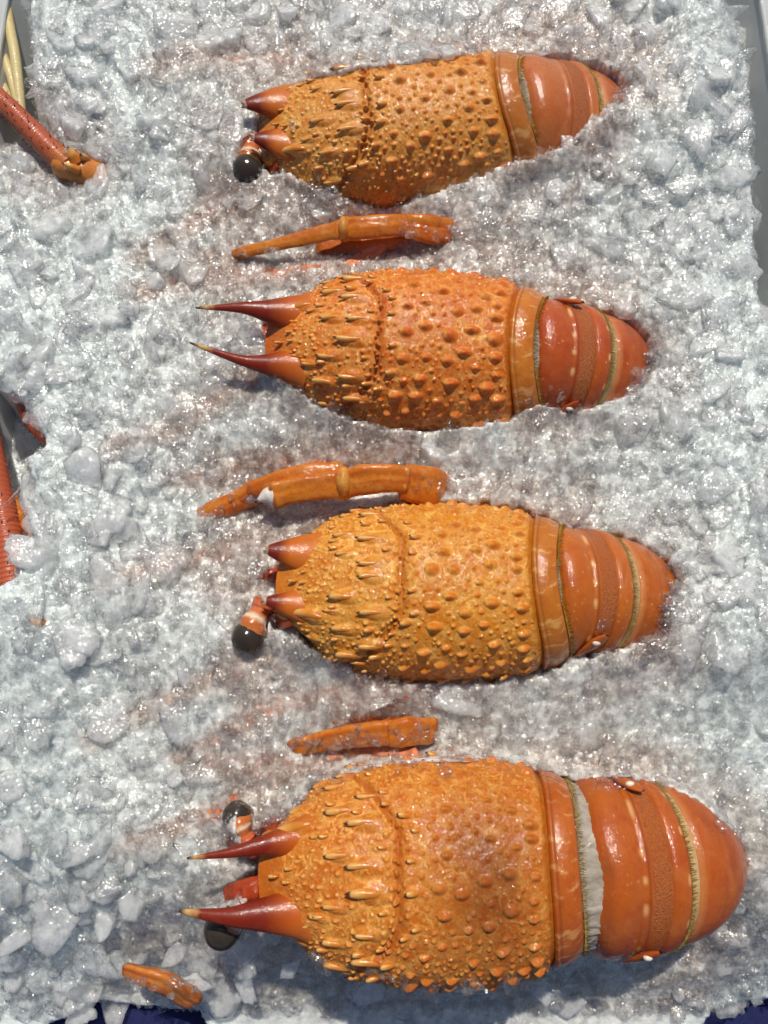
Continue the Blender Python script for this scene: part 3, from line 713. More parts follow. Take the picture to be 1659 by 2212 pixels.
# horns (local: x forward, y left = bottom of the picture)
horn(L2, [(.84, .105, .145), (.90, .104, .165), (.98, .105, .185), (1.08, .095, .20), (1.265, .040, .20)], [.090, .074, .056, .038, .024, .013, .003], False, 1)
horn(L2, [(.84, -.102, .145), (.90, -.100, .165), (.98, -.098, .19), (1.08, -.098, .215), (1.245, -.086, .225)], [.092, .076, .062, .044, .028, .014, .003], False, 2)
horn(L4, [(.83, .112, .145), (.88, .110, .165), (.97, .108, .19), (1.07, .108, .21), (1.22, .090, .215)], [.092, .076, .062, .048, .034, .019, .004], False, 3)
horn(L4, [(.83, -.104, .145), (.88, -.100, .165), (.97, -.090, .19), (1.07, -.072, .21), (1.205, -.058, .215)], [.090, .068, .046, .030, .020, .011, .003], False, 4)
horn(L1, [(.83, .085, .14), (.90, .078, .165), (.96, .070, .185), (1.01, .064, .20)], [.095, .070, .040, .014], True, 5)
horn(L1, [(.83, -.095, .145), (.90, -.090, .175), (.97, -.084, .195), (1.03, -.078, .208)], [.098, .072, .042, .016], True, 6)
horn(L3, [(.83, .09, .14), (.90, .088, .165), (.97, .085, .185), (1.02, .080, .195)], [.092, .062, .034, .012], True, 7)
horn(L3, [(.82, -.10, .145), (.90, -.100, .175), (.97, -.102, .195), (1.02, -.105, .208)], [.098, .072, .042, .016], True, 8)
eye(L1, (1.03, .02, .10), (1.05, .125, .11), .066, .040)
eye(L3, (1.04, .07, .10), (1.085, .18, .10), .060, .042)
eye(L4, (1.04, .12, .08), (1.10, .165, .075), .060, .036)
eye(L4, (1.05, -.10, .08), (1.075, -.155, .075), .050, .036)
eye(L2, (1.03, .10, .03), (1.12, .24, .03), .05, .036)
# front plate between and below the horns
for L in (L1, L2, L3, L4):
    n_, m_ = 20, 30; a = np.linspace(-1.5, 1.5, m_)[None]; b = np.linspace(0, 1, n_)[:, None]
    P = np.stack(np.broadcast_arrays(.925 + .070 * np.sin(b * 2.2) ** .7 + .02 * np.cos(a), .165 * np.sin(a), .150 - .24 * b + .015 * np.cos(a)), -1)
    me = mesh_np('face_plate', to_root(L, P.reshape(-1, 3)), grid_faces(n_, m_)); attr(me, 'pig', np.zeros((n_ * m_, 3)))
    obj('face_plate', me, M_FACE, L.root)
for L in (L1, L2, L3, L4):
    for sg in (-1, 1):
        V, F, t = tube([(.96, sg * .045, .030), (1.02, sg * .060, .030), (1.07, sg * .075, .012), (1.12, sg * .09, -.03)], [.030, .036, .034, .026], 30, 20, .9, ridge=.12)
        V = V + (np.array([fbm(V[:, 0] * 60 + sg, V[:, 1] * 60, 3) - .5]).T * .02)
        obj('antenna_root', tmesh('antenna_root', to_root(L, V), F, t), M_FACE, L.root)
# legs
leg(L1, [([(738, 496, .012), (780, 492, .0155), (840, 487, .0155), (880, 484, .012)], [.0056, .0062, .0060, .0048], .9, .16),
         ([(505, 550, .004), (600, 528, .009), (680, 508, .012), (745, 494, .0145)], [.0024, .0036, .0043, .0050], .9, .14),
         ([(690, 545, -.006), (740, 530, -.004), (820, 520, -.002), (900, 500, -.004)], [.006, .008, .008, .006], .9, .1),
         ([(872, 484, .011), (895, 488, .012), (935, 496, .009), (1000, 505, .000)], [.0044, .0062, .0066, .005], .9, .28)], M_LEG[1])
leg(L2, [([(735, 1045, .016), (780, 1035, .020), (840, 1030, .021), (880, 1035, .018)], [.0060, .0070, .0066, .0054], .95, .22),
         ([(588, 1070, .015), (640, 1058, .017), (700, 1048, .018), (745, 1043, .018)], [.0055, .0058, .0060, .0064], 1.0, .22),
         ([(540, 1062, .008), (600, 1040, .013), (670, 1024, .016), (735, 1024, .014)], [.0040, .0058, .0062, .006], .9, .08),
         ([(330, 1185, -.016), (430, 1120, -.006), (500, 1090, -.001), (560, 1058, .004)], [.004, .006, .0065, .006], .9, .1),
         ([(870, 1035, .016), (890, 1040, .014), (930, 1050, .008), (960, 1060, -.002)], [.0075, .009, .0095, .007], .9, .2)], M_LEG[1])
stub = L2.root.children[-1]
V, F, t = tube([at(588, 1071, .015), at(576, 1072, .0155), at(560, 1080, .016)], [.0058, .0045, .0012], 16, 16, jag=.002, seed=3)
obj('leg_flesh', tmesh('leg_flesh', w_root(L2, V), F, t), M_FLESH, stub)
for (L, x, y, z, s_) in ((L1, 742, 492, .0155, .0060), (L2, 742, 1040, .0195, .0074), (L2, 873, 1046, .018, .004)):
    ball(L, 'leg_joint', at(x, y, z), s_, M_JOINT, [c for c in L.root.children if c.name.startswith('walking_leg')][0], True, (.6, 1.15, 1.0))
leg(L2, [([(400, 1000, -.014), (490, 978, -.0075), (540, 968, -.006), (600, 985, -.014)], [.006, .0085, .0085, .006], .9, .2)], M_LEG[2])
leg(L3, [([(620, 1618, -.002), (720, 1594, .004), (800, 1582, .0085), (842, 1578, .009)], [.0038, .0050, .0056, .0054], .9, .2),
         ([(838, 1580, .008), (862, 1580, .0095), (885, 1576, .009), (935, 1575, .002)], [.0050, .0066, .0066, .005], .9, .2),
         ([(520, 1635, -.010), (590, 1620, -.007), (650, 1610, -.004)], [.004, .0055, .006], .9, .1),
         ([(600, 1570, -.010), (700, 1545, -.007), (800, 1535, -.005), (880, 1545, -.008)], [.006, .008, .008, .006], .9, .1)], M_LEG[1])
leg(L4, [([(268, 2092, -.030), (310, 2106, -.0265), (360, 2122, -.029), (420, 2160, -.042)], [.002, .0042, .005, .0045], .9, .25)], M_LEG[2])
UND = {1: [[(880, 470, -.012), (760, 575, -.010), (560, 590, -.006), (430, 560, -.006)], [(640, 150, -.012), (560, 130, -.007), (430, 160, -.006), (330, 200, -.010)], [(540, 440, -.010), (450, 470, -.006), (380, 520, -.006), (300, 560, -.010)]],
       2: [[(880, 970, -.012), (760, 990, -.005), (600, 1000, -.006), (380, 1040, -.006)], [(700, 590, -.012), (560, 600, -.007), (430, 600, -.006), (300, 640, -.008)], [(560, 830, -.014), (470, 870, -.007), (380, 930, -.006), (260, 970, -.010)]],
       3: [[(880, 1490, -.012), (700, 1500, -.006), (560, 1540, -.005), (380, 1640, -.006)], [(560, 1180, -.012), (470, 1200, -.007), (380, 1210, -.006), (250, 1260, -.010)], [(540, 1440, -.012), (440, 1480, -.005), (340, 1520, -.006), (200, 1600, -.010)]],
       4: [[(900, 1640, -.010), (760, 1640, -.004), (600, 1660, -.004), (440, 1640, -.006)], [(520, 1740, -.012), (440, 1760, -.006), (350, 1800, -.006), (250, 1840, -.010)]]}
# antennae that come out of the ice at the left edge
def peduncle(L, path, radii, seed):
    V, F, t = tube([at(*p) for p in path], radii, 40, 22, .9, ridge=.1)
    V = V + ((fbm(V[:, 0] * 120 + seed, V[:, 1] * 120, 3) - .5) * .004)[:, None]
    return obj('antenna_base', tmesh('antenna_base', w_root(L, V), F, t), M_LEG[2], L.root)
def bigthorn(L, parent, p0, p1, r0):
    V, F, t = tube([at(*p0), (at(*p0) + at(*p1)) * .5, at(*p1)], [r0, r0 * .75, .0003], 16, 12)
    obj('spine', tmesh('spine', w_root(L, V), F, t), M_SPINE, parent)
pd = peduncle(L1, [(480, 430, -.018), (350, 430, -.010), (250, 395, -.003), (165, 362, .008), (125, 350, .010)], [.016, .014, .012, .0095, .0078], 3)
bigthorn(L1, pd, (165, 350, .014), (146, 316, .022), .0042); bigthorn(L1, pd, (170, 368, .014), (134, 352, .020), .0028); bigthorn(L1, pd, (185, 345, .012), (173, 333, .02), .003)
antenna(L1, [(150, 362, .010), (110, 325, .012), (60, 275, .013), (10, 225, .013), (-60, 160, .013), (-150, 60, .012)], [.0074, .0072, .0068, .0064, .006, .005], 60, 26, 5)
pd = peduncle(L2, [(480, 830, -.022), (350, 900, -.012), (230, 945, -.006), (140, 950, -.004)], [.015, .013, .011, .009], 4)
antenna(L2, [(150, 955, -.004), (105, 930, -.004), (72, 895, -.006), (52, 850, -.010), (40, 800, -.02)], [.0085, .008, .0072, .006, .005], 30, 14, 6)
pd = peduncle(L3, [(470, 1380, -.026), (330, 1400, -.020), (200, 1390, -.004), (70, 1385, .004)], [.017, .016, .016, .012], 5)
bigthorn(L3, pd, (90, 1400, .010), (20, 1412, .012), .005); bigthorn(L3, pd, (110, 1350, .012), (60, 1340, .020), .004)
antenna(L3, [(60, 1370, -.004), (30, 1270, -.004), (15, 1150, -.006), (-5, 1040, -.012), (-30, 900, -.03)], [.0088, .0084, .0078, .007, .006], 46, 20, 7)
leg(L3, [([(120, 1180, -.012), (80, 1150, -.010), (40, 1110, -.012), (20, 1080, -.014)], [.005, .0052, .005, .004], .9, .05)], M_LEG[2])
AG = 'pale yellow ringed antennae at the top left edge'
ay = [('thickest pale yellow ringed antenna running down the tray wall, rightmost of three', [(5, -60, .006), (18, 40, .006), (34, 130, .006), (46, 240, .000)], .0034),
      ('pale yellow ringed antenna in the middle of three beside the tray wall', [(-40, -20, .004), (-5, 90, .004), (22, 160, .003), (50, 260, .000)], .0030),
      ('pale yellow ringed antenna lowest of three, passing behind the red thorny antenna', [(-50, 60, .001), (-10, 150, .001), (15, 210, .000), (42, 280, -.002)], .0034)]
for k, (lab, pth, rd) in enumerate(ay):
    tag(antenna(None, pth, [rd, rd, rd, rd * .9], 60, 0, 30 + k, M_ANTY, 'yellow_antenna', None, at(*pth[1])), lab, 'antenna', AG)

# ------------------------------------------------------------------ ice: where it lies and how high
VIS = [
 [(530,190),(545,185),(590,212),(605,188),(640,182),(700,170),(800,150),(900,140),(1000,122),(1075,108),(1110,100),(1215,93),(1240,97),(1300,108),(1345,118),(1372,128),(1368,155),(1350,165),(1378,190),(1350,215),(1320,235),(1310,270),(1270,310),(1255,340),(1240,370),(1225,345),(1175,335),(1170,360),(1120,375),(1085,390),(1065,430),(1000,440),(900,450),(820,465),(760,462),(750,440),(720,425),(690,410),(660,412),(640,400),(600,375),(578,385),(565,400),(540,408),(515,398),(500,370),(512,335),(525,260)],
 [(560,660),(600,645),(620,625),(700,605),(800,586),(870,577),(960,577),(1040,588),(1080,603),(1150,613),(1180,625),(1240,618),(1260,630),(1300,640),(1335,645),(1370,665),(1420,685),(1422,715),(1415,745),(1400,770),(1410,800),(1390,840),(1350,860),(1320,870),(1260,890),(1240,898),(1200,880),(1170,870),(1130,885),(1110,900),(1100,925),(1040,935),(960,935),(945,955),(900,945),(850,940),(800,920),(770,915),(740,905),(700,880),(660,870),(630,850),(600,820),(560,785),(530,755),(560,735)],
 [(540,1160),(560,1150),(600,1165),(640,1140),(700,1110),(740,1098),(800,1088),(900,1076),(1000,1078),(1100,1083),(1160,1093),(1200,1108),(1290,1110),(1340,1120),(1400,1150),(1440,1170),(1460,1200),(1470,1230),(1475,1260),(1450,1290),(1435,1330),(1445,1370),(1400,1400),(1360,1430),(1300,1445),(1250,1435),(1235,1465),(1190,1470),(1120,1470),(1060,1485),(960,1485),(870,1480),(800,1490),(775,1470),(760,1440),(700,1420),(650,1400),(620,1410),(600,1380),(585,1350),(575,1380),(560,1400),(530,1412),(505,1400),(497,1370),(515,1330),(530,1270),(575,1230),(568,1190)],
 [(510,1770),(545,1740),(545,1785),(600,1780),(640,1740),(680,1690),(760,1680),(800,1660),(900,1655),(1000,1650),(1060,1640),(1110,1655),(1180,1665),(1270,1690),(1310,1688),(1340,1680),(1400,1690),(1450,1705),(1520,1740),(1560,1780),(1590,1800),(1610,1840),(1630,1900),(1635,1935),(1610,1975),(1560,2030),(1500,2075),(1450,2100),(1380,2115),(1350,2100),(1320,2090),(1290,2100),(1270,2120),(1200,2120),(1100,2130),(1020,2132),(900,2115),(800,2095),(700,2060),(640,2040),(590,2010),(560,1995),(530,2012),(510,2030),(490,2042),(460,2032),(450,2005),(460,1980),(520,1965),(545,1930),(535,1850)],
 [(580,525),(640,510),(735,482),(810,470),(865,472),(876,490),(870,508),(800,516),(740,528),(700,532),(600,540)],
 [(565,1060),(610,1035),(690,1012),(800,1008),(870,1010),(880,1025),(875,1050),(820,1068),(810,1092),(720,1096),(640,1098),(600,1086),(575,1080)],
 [(700,1570),(800,1560),(890,1560),(900,1590),(810,1606),(690,1605)],
 [(300,2104),(330,2100),(360,2116),(330,2118)],
 [(-40,150),(0,205),(60,255),(100,290),(140,310),(175,330),(180,350),(150,372),(120,378),(60,330),(0,260),(-40,220)],
]
ICE = [(52,-120),(56,60),(60,200),(72,262),(20,300),(-60,320),(-80,400),(-60,790),(-10,835),(50,868),(88,955),(40,985),(62,1040),(60,1090),(44,1130),(66,1170),(25,1240),(-30,1265),(-80,1300),(-80,2260),(90,2230),(150,2205),(200,2172),(260,2180),(420,2195),(470,2280),(1500,2280),(1550,2190),(1600,2178),(1659,2172),(1760,2160),(1760,720),(1658,690),(1642,600),(1633,300),(1628,150),(1605,60),(1575,0),(1560,-120)]
bpy.context.view_layer.update()
vs, fs = [], []; k0 = 0
for L in (L1, L2, L3, L4):
    for ch in L.root.children:
        me = ch.data
        if len(me.vertices) < 200: continue
        V = np.empty(len(me.vertices) * 3, np.float32); me.vertices.foreach_get('co', V); V = V.reshape(-1, 3) + L.rootn
        if ch.name.startswith('carapace') and len(V) > 1e5:
            V = V.reshape(430, 330, 3)[::6, ::5]; nn, mm = V.shape[:2]; V = V.reshape(-1, 3); F = grid_faces(nn, mm)
        elif ch.name.startswith(('walking', 'antenna', 'horn', 'bristle')): continue
        else:
            F = [list(p.vertices) for p in me.polygons]
        vs += V.tolist(); fs += (np.asarray(F, dtype=object) + k0).tolist() if not isinstance(F, list) else [[i + k0 for i in f] for f in F]
        k0 = len(vs)
bvh = BVHTree.FromPolygons(vs, fs)
X0, X1, Y0, Y1 = -.275, .275, -.285, .40
def height_grid(step):
    nx, ny = int((X1 - X0) / step) + 1, int((Y1 - Y0) / step) + 1
    gx, gy = np.meshgrid(np.linspace(X0, X1, nx), np.linspace(Y0, Y1, ny))
    return nx, ny, gx, gy
cnx, cny, cgx, cgy = height_grid(.0025)
shell = np.full(cgx.shape, -1.0)
dn = Vector((0, 0, -1))
for j in range(cny):
    for i in range(cnx):
        h = bvh.ray_cast(Vector((cgx[j, i], cgy[j, i], .2)), dn, .4)
        if h[0] is not None: shell[j, i] = h[0].z
def coarse(G, x, y):
    fx = np.clip((x - X0) / (X1 - X0) * (cnx - 1), 0, cnx - 1.001); fy = np.clip((y - Y0) / (Y1 - Y0) * (cny - 1), 0, cny - 1.001)
    i, j = fx.astype(int), fy.astype(int); a, b = fx - i, fy - j
    return (G[j, i] * (1 - a) + G[j, i + 1] * a) * (1 - b) + (G[j + 1, i] * (1 - a) + G[j + 1, i + 1] * a) * b
def base_h(x, y):
    h = .004 + .018 * (fbm(x * 16 + 3, y * 16, 3) - .5)
    h += .010 * sm(-.10, -.19, x) + .008 * sm(.14, .22, x) + .008 * sm(.20, .30, y)
    h -= .012 * sm(-.06, -.19, y) + .068 * sm(-.165, -.285, y)
    return h
# keep the ice at the shells to the outline it has: open over the shells, heaped up against them elsewhere
hz = base_h(cgx, cgy)
def leg_sd(P3):
    px = to_px(P3); d = np.full(len(px), 1e9)
    for k_, pl in enumerate(VIS[4:]):
        if k_ != 2: d = np.minimum(d, poly_sd(px, pl))
    return d
def vis_sd(P3):
    px = to_px(P3).reshape(-1, 2); d = np.full(len(px), 1e9)
    for k_, pl in enumerate(VIS):
        if k_ != 6: d = np.minimum(d, poly_sd(px, pl))
    return d.reshape(P3.shape[:-1])
shz = np.where(shell > -.5, shell, hz)
ref = np.maximum(hz, shz)
sdv = vis_sd(np.stack([cgx, cgy, ref], -1))
pxg = to_px(np.stack([cgx, cgy, ref], -1)).reshape(-1, 2)
sdl = np.min([poly_sd(pxg, pl) for pl in VIS[:4]], 0).reshape(cgx.shape); sdg = np.min([poly_sd(pxg, pl) for pl in VIS[4:]], 0).reshape(cgx.shape)
yc = np.array([(L.O + L.R @ Vector((.3, 0, 0)) * L.S).y for L in (L1, L2, L3, L4)]); yn = yc[np.argmin(np.abs(cgy[..., None] - yc), -1)]
bank = np.where(cgy < yn, 1.0, .35)
hz = hz - .009 * np.exp(-np.clip(sdg, 0, None) / 28) + .010 * bank * np.exp(-np.clip(sdl, 0, None) / 75) * sm(2330, 2120, to_px(np.stack([cgx, cgy, hz], -1))[..., 1]) * (.5 + fbm(cgx * 40, cgy * 40, 2))
heap = np.maximum(hz, np.where(shell > hz - .02, np.minimum(shell + .003, hz + .05), hz))
# leave a soft bank around the heaps
for _ in range(3):
    p = np.pad(heap, 1, mode='edge'); avg = (p[:-2, 1:-1] + p[2:, 1:-1] + p[1:-1, :-2] + p[1:-1, 2:]) / 4
    heap = np.maximum(heap, avg)
opened = np.where(shell > hz - .010, np.minimum(hz, shz) - .006, hz - .001)
tt = sm(-14, 5, sdv)
HG = opened * (1 - tt) + heap * tt
def under(pth, rad, cover):
    out = []
    for a_, b_ in pth:
        p = at(a_, b_, 0.0); z = float(coarse(HG, np.array([p.x]), np.array([p.y]))[0]); p = at(a_, b_, z)
        out.append((a_, b_, float(coarse(HG, np.array([p.x]), np.array([p.y]))[0]) - rad - cover))
    return out
for L in (L1, L2, L3, L4):
    for pth in UND[L.i]: leg(L, [(under([q_[:2] for q_ in pth], .0055, .0012), [.0055, .0060, .0055, .004], .8, .1)], M_LEG[3])
ice_sd = poly_sd(to_px(np.stack([cgx, cgy, HG], -1)).reshape(-1, 2), ICE).reshape(cgx.shape)
HG = HG - .060 * sm(-12, 26, ice_sd)

def near_of(sd, x, y):
    v = sm(150, 10, sd) * .85 + .55 * sm(-.17, -.07, x) * sm(.20, .06, x)
    v = v * (.25 + 1.4 * fbm(x * 30 + 9, y * 30, 3) - .3)
    px = to_px(np.stack([x, y, 0 * x], -1)); d = np.full(len(px), 1e9)
    for ps in list(UND.values()):
        for pth in ps:
            for (a0, b0, *_), (a1, b1, *_) in zip(pth[:-1], pth[1:]):
                e = np.array([a1 - a0, b1 - b0], float); w_ = px - np.array([a0, b0]); t = np.clip((w_ @ e) / (e @ e), 0, 1)
                d = np.minimum(d, np.hypot(*(w_ - t[:, None] * e).T))
    return np.clip(v + .9 * np.exp(-(d / 24) ** 2) * (.5 + fbm(x * 60, y * 60 + 4, 2)), 0, 1)
# packed ice under the loose flakes
nx, ny, gx, gy = height_grid(.00125)
Hb = coarse(HG, gx, gy)
sdb = coarse(sdv, gx, gy)
rough = .0030 * (fbm(gx * 130, gy * 130, 3) - .5) + .0026 * np.abs(vnoise(gx * 300, gy * 300) - .5)
Hb = Hb + rough - .0015
me = mesh_np('ice_bed', np.stack([gx, gy, Hb], -1).reshape(-1, 3), grid_faces(ny, nx)); nrb = near_of(sdb.ravel(), gx.ravel(), gy.ravel()); attr(me, 'pig', np.stack([nrb, nrb, nrb], -1))
bed = obj('ice_bed', me, bed_mat()); tag(bed, 'packed mass of crushed ice that the lobsters lie in', 'ice', None, 'stuff')

# flake shapes: chips cut by random planes, edges rounded by melting
def ico(sub):
    import bmesh
    bm = bmesh.new(); bmesh.ops.create_icosphere(bm, subdivisions=sub, radius=1)
    V = np.array([v.co for v in bm.verts]); F = np.array([[v.index for v in f.verts] for f in bm.faces]); bm.free(); return V, F
IV3, IF3 = ico(4); IV2, IF2 = ico(3)
def chip(seed, fine, thick, pw, lum, mat, name):
    r = np.random.default_rng(seed); V0, F0 = (IV3, IF3) if fine else (IV2, IF2)
    ks = r.integers(4, 8); an = np.sort(r.uniform(0, 2 * math.pi, ks)) * .5 + np.linspace(0, 2 * math.pi, ks, endpoint=False) * .5 + r.uniform(0, 6)
    sides = np.stack([np.cos(an), np.sin(an), r.normal(0, .35, ks)], -1)
    caps = np.array([[r.normal(0, .22), r.normal(0, .22), 1], [r.normal(0, .22), r.normal(0, .22), -1]])
    k2 = r.integers(1, 4); extra = r.normal(size=(k2, 3))
    n = np.concatenate([sides, caps, extra]); n /= np.linalg.norm(n, axis=1)[:, None]
    d = np.concatenate([r.uniform(.6, 1.05, ks), [thick, thick * r.uniform(.7, 1.2)], r.uniform(.6, 1.0, k2)])
    dots = np.clip(V0 @ n.T, 1e-3, None) / d
    rad = np.minimum(1 / (np.sum(dots ** pw, 1) ** (1 / pw)), 1.5)
    V = V0 * rad[:, None]
    ns = sum(np.sin(V @ r.normal(0, f, 3) + r.uniform(0, 6)) for f in (3, 4, 5, 6, 7)) * .03
    lump = sum(np.sin(V @ r.normal(0, f, 3) + r.uniform(0, 6)) for f in (9, 11, 13, 15, 18)) * lum
    V = V * (1 + ns[:, None] + lump[:, None]); V *= np.array([1, r.uniform(.6, .95), 1])
    V[:, 2] += .12 * r.normal() * V[:, 0] ** 2
    me = mesh_np(name, V, F0); me.materials.append(mat); return me
M_FROST = ice_mat('ice_frosted', .34, .12, 420, .28, .0005, (.965, .985, .97), .06, .004)
M_CLOUD = ice_mat('ice_cloudy', .04, .08, 600, .35, .0005, (.965, .985, .97), .14)
M_CLEAR = ice_mat('ice_clear', -.12, .03, 600, .35, .0005, (.97, .985, .975), .30)
M_GRAIN = ice_mat('ice_grain', -.06, .05, 900, .3, .0003, (.98, .988, .98), .10)
def lib(name, specs):
    c = bpy.data.collections.new(name)
    for s in specs:
        o = bpy.data.objects.new('ice_chip', chip(*s, 'ice_chip')); c.objects.link(o)
    return c
LIB_F = lib('frosted_chips', [(100 + k, True, rng.uniform(.10, .24), rng.uniform(16, 40), .002, M_FROST) for k in range(14)])
LIB_C = lib('cloudy_chips', [(200 + k, True, rng.uniform(.14, .42), rng.uniform(14, 40), rng.uniform(.002, .014), M_CLOUD if k % 2 else M_CLEAR) for k in range(16)])
LIB_G = lib('grains', [(300 + k, False, rng.uniform(.35, .8), rng.uniform(8, 20), .015, M_GRAIN) for k in range(9)])

def gn_scatter(name, P, Rot, S, sd, libc, label):
    me = bpy.data.meshes.new(name); me.vertices.add(len(P)); me.vertices.foreach_set('co', np.asarray(P, np.float32).ravel())
    a = me.attributes.new('rot', 'FLOAT_VECTOR', 'POINT'); a.data.foreach_set('vector', np.asarray(Rot, np.float32).ravel())
    a = me.attributes.new('scl', 'FLOAT', 'POINT'); a.data.foreach_set('value', np.asarray(S, np.float32).ravel())
    a = me.attributes.new('near', 'FLOAT', 'POINT'); a.data.foreach_set('value', near_of(sd, P[:, 0], P[:, 1]).astype(np.float32))
    o = obj(name, me); tag(o, label, 'ice', None, 'stuff')
    g = bpy.data.node_groups.new(name, 'GeometryNodeTree')
    g.interface.new_socket('Geometry', in_out='INPUT', socket_type='NodeSocketGeometry'); g.interface.new_socket('Geometry', in_out='OUTPUT', socket_type='NodeSocketGeometry')
    N = lambda t: g.nodes.new(t)
    gi, go, ip, ci = N('NodeGroupInput'), N('NodeGroupOutput'), N('GeometryNodeInstanceOnPoints'), N('GeometryNodeCollectionInfo')
    ci.inputs['Collection'].default_value = libc; ci.inputs['Separate Children'].default_value = True; ci.inputs['Reset Children'].default_value = True
    ra = N('GeometryNodeInputNamedAttribute'); ra.data_type = 'FLOAT_VECTOR'; ra.inputs[0].default_value = 'rot'
    sa = N('GeometryNodeInputNamedAttribute'); sa.data_type = 'FLOAT'; sa.inputs[0].default_value = 'scl'
    e2r = N('FunctionNodeEulerToRotation')
    ip.inputs['Pick Instance'].default_value = True
    l = g.links.new
    l(gi.outputs[0], ip.inputs['Points']); l(ci.outputs[0], ip.inputs['Instance']); l(ra.outputs['Attribute'], e2r.inputs[0]); l(e2r.outputs[0], ip.inputs['Rotation'])
    l(sa.outputs['Attribute'], ip.inputs['Scale']); l(ip.outputs[0], go.inputs[0])
    md = o.modifiers.new('scatter', 'NODES'); md.node_group = g
    return o
def scatter(n, smin, smax, power, margin, lift, tilt, dens=None):
    x = rng.uniform(X0 + .005, X1 - .005, n); y = rng.uniform(Y0 + .01, Y1 - .01, n)
    s = smin + (smax - smin) * rng.random(n) ** power
    z = coarse(HG, x, y) + s * lift
    P = np.stack([x, y, z], -1)
    sd = vis_sd(P); px = to_px(P); isd = poly_sd(px, ICE)
    scale_px = FP / DIST
    shc = coarse(shell, x, y)
    sd = np.where((shc < coarse(HG, x, y) - .003) & (leg_sd(P) > 4), np.maximum(sd, 60), sd)
    over = (shc > coarse(HG, x, y)) & (sd > -14) & (sd < s * scale_px * .6) & (rng.random(n) < .35) & (leg_sd(P) > 6)
    P[over, 2] = np.maximum(P[over, 2], shc[over] + s[over] * .15)
    keep = ((sd > s * scale_px * margin * rng.uniform(.05, 1.0, n)) | over) & (isd < -s * scale_px * .35)
    if dens is not None: keep &= rng.random(n) < dens(x, y, sd)
    rot = np.stack([rng.normal(0, tilt, n), rng.normal(0, tilt, n), rng.uniform(0, 6.28, n)], -1)
    return P[keep], rot[keep], s[keep], sd[keep]
frosty = lambda x, y: np.clip(.15 + .9 * sm(-.06, -.16, x) + .9 * sm(.10, .17, x) * sm(-.12, .0, y) + .8 * sm(.17, .28, y), 0, 1)
P, Rr_, S, sd_ = scatter(1900, .0045, .0155, 2.0, .45, -.14, .20, lambda x, y, d: frosty(x, y) * sm(10, 60, d))
gn_scatter('frosted_ice_flakes', P, Rr_, S, sd_, LIB_F, 'loose frosted flakes of crushed ice along the sides and top of the heap')
def veil(pts, n, smin, smax, spread, zoff):
    pts = np.array(pts, float); i = rng.integers(0, len(pts) - 1, n); t = rng.random(n)[:, None]
    q = pts[i] * (1 - t) + pts[i + 1] * t; q[:, :2] += rng.normal(0, spread, (n, 2)); s_ = smin + (smax - smin) * rng.random(n) ** 1.5
    P_ = np.array([list(at(a_, b_, c_ + zoff)) for a_, b_, c_ in q])
    return P_, rng.normal(0, .6, (n, 3)), s_
def on_shell(qx, qy):
    z = .03
    for _ in range(5):
        p = at(qx, qy, z); h = bvh.ray_cast(Vector((p.x, p.y, .2)), dn, .4)
        zi = float(coarse(HG, np.array([p.x]), np.array([p.y]))[0]); z = max(zi, h[0].z if h[0] is not None else -1)
    return at(qx, qy, z)
def edge_veil(pts, n, smin, smax, spread):
    q = [(a_, b_, on_shell(a_, b_).z) for a_, b_ in pts]; return veil(q, n, smin, smax, spread, .0012)
EDGES = [edge_veil([(1372, 125), (1362, 175), (1330, 235), (1280, 320)], 45, .0014, .0046, 9), edge_veil([(1420, 690), (1415, 750), (1405, 800), (1370, 860)], 45, .0014, .0046, 9),
         edge_veil([(1440, 1170), (1475, 1240), (1448, 1320), (1440, 1380), (1380, 1420)], 70, .0014, .0050, 11), edge_veil([(1590, 1790), (1625, 1900), (1615, 1975), (1550, 2040)], 36, .0012, .0040, 8),
         edge_veil([(600, 815), (650, 862), (740, 908), (830, 932)], 50, .0014, .0046, 9), edge_veil([(610, 380), (660, 412), (740, 440), (800, 462)], 40, .0014, .0044, 8),
         edge_veil([(610, 1400), (680, 1420), (760, 1455), (860, 1482)], 45, .0014, .0046, 8), edge_veil([(590, 1775), (640, 1735), (690, 1690), (800, 1662)], 45, .0014, .0046, 9),
         edge_veil([(640, 2042), (760, 2085), (900, 2116), (1050, 2132), (1200, 2122)], 50, .0014, .0044, 8), edge_veil([(1060, 425), (1120, 380), (1180, 340), (1240, 360)], 40, .0014, .0046, 8)]
VEILS = EDGES + [veil([(650, 1612, .002), (740, 1590, .009), (850, 1582, .013), (930, 1578, .008)], 60, .0016, .0045, 11, .001),
         veil([(860, 490, .014), (900, 492, .012), (990, 505, .006)], 26, .0016, .004, 11, .002), veil([(510, 548, .007), (600, 530, .010)], 12, .0012, .003, 8, .002),
         veil([(870, 1035, .017), (900, 1042, .015), (960, 1058, .006)], 22, .0016, .004, 10, .002), veil([(400, 1140, .002), (520, 1080, .006), (570, 1066, .010)], 30, .0016, .004, 11, .001),
         veil([(430, 990, .000), (500, 975, .004), (590, 980, .002)], 34, .0014, .004, 11, .002), veil([(40, 1395, .006), (100, 1380, .009), (180, 1388, .004)], 34, .0016, .005, 16, .002),
         veil([(280, 2100, -.012), (340, 2118, -.012), (400, 2140, -.014)], 10, .0015, .004, 14, .001), veil([(140, 350, .014), (200, 370, .012)], 8, .0014, .004, 10, .002)]
P, Rr_, S, sd_ = scatter(11000, .0018, .0064, 2.4, .5, -.12, .45, lambda x, y, d: 1 - .45 * frosty(x, y))
P = np.vstack([P] + [v[0] for v in VEILS]); Rr_ = np.vstack([Rr_] + [v[1] for v in VEILS]); S = np.concatenate([S] + [v[2] for v in VEILS]); sd_ = np.concatenate([sd_] + [np.full(len(v[2]), 10.) for v in VEILS])
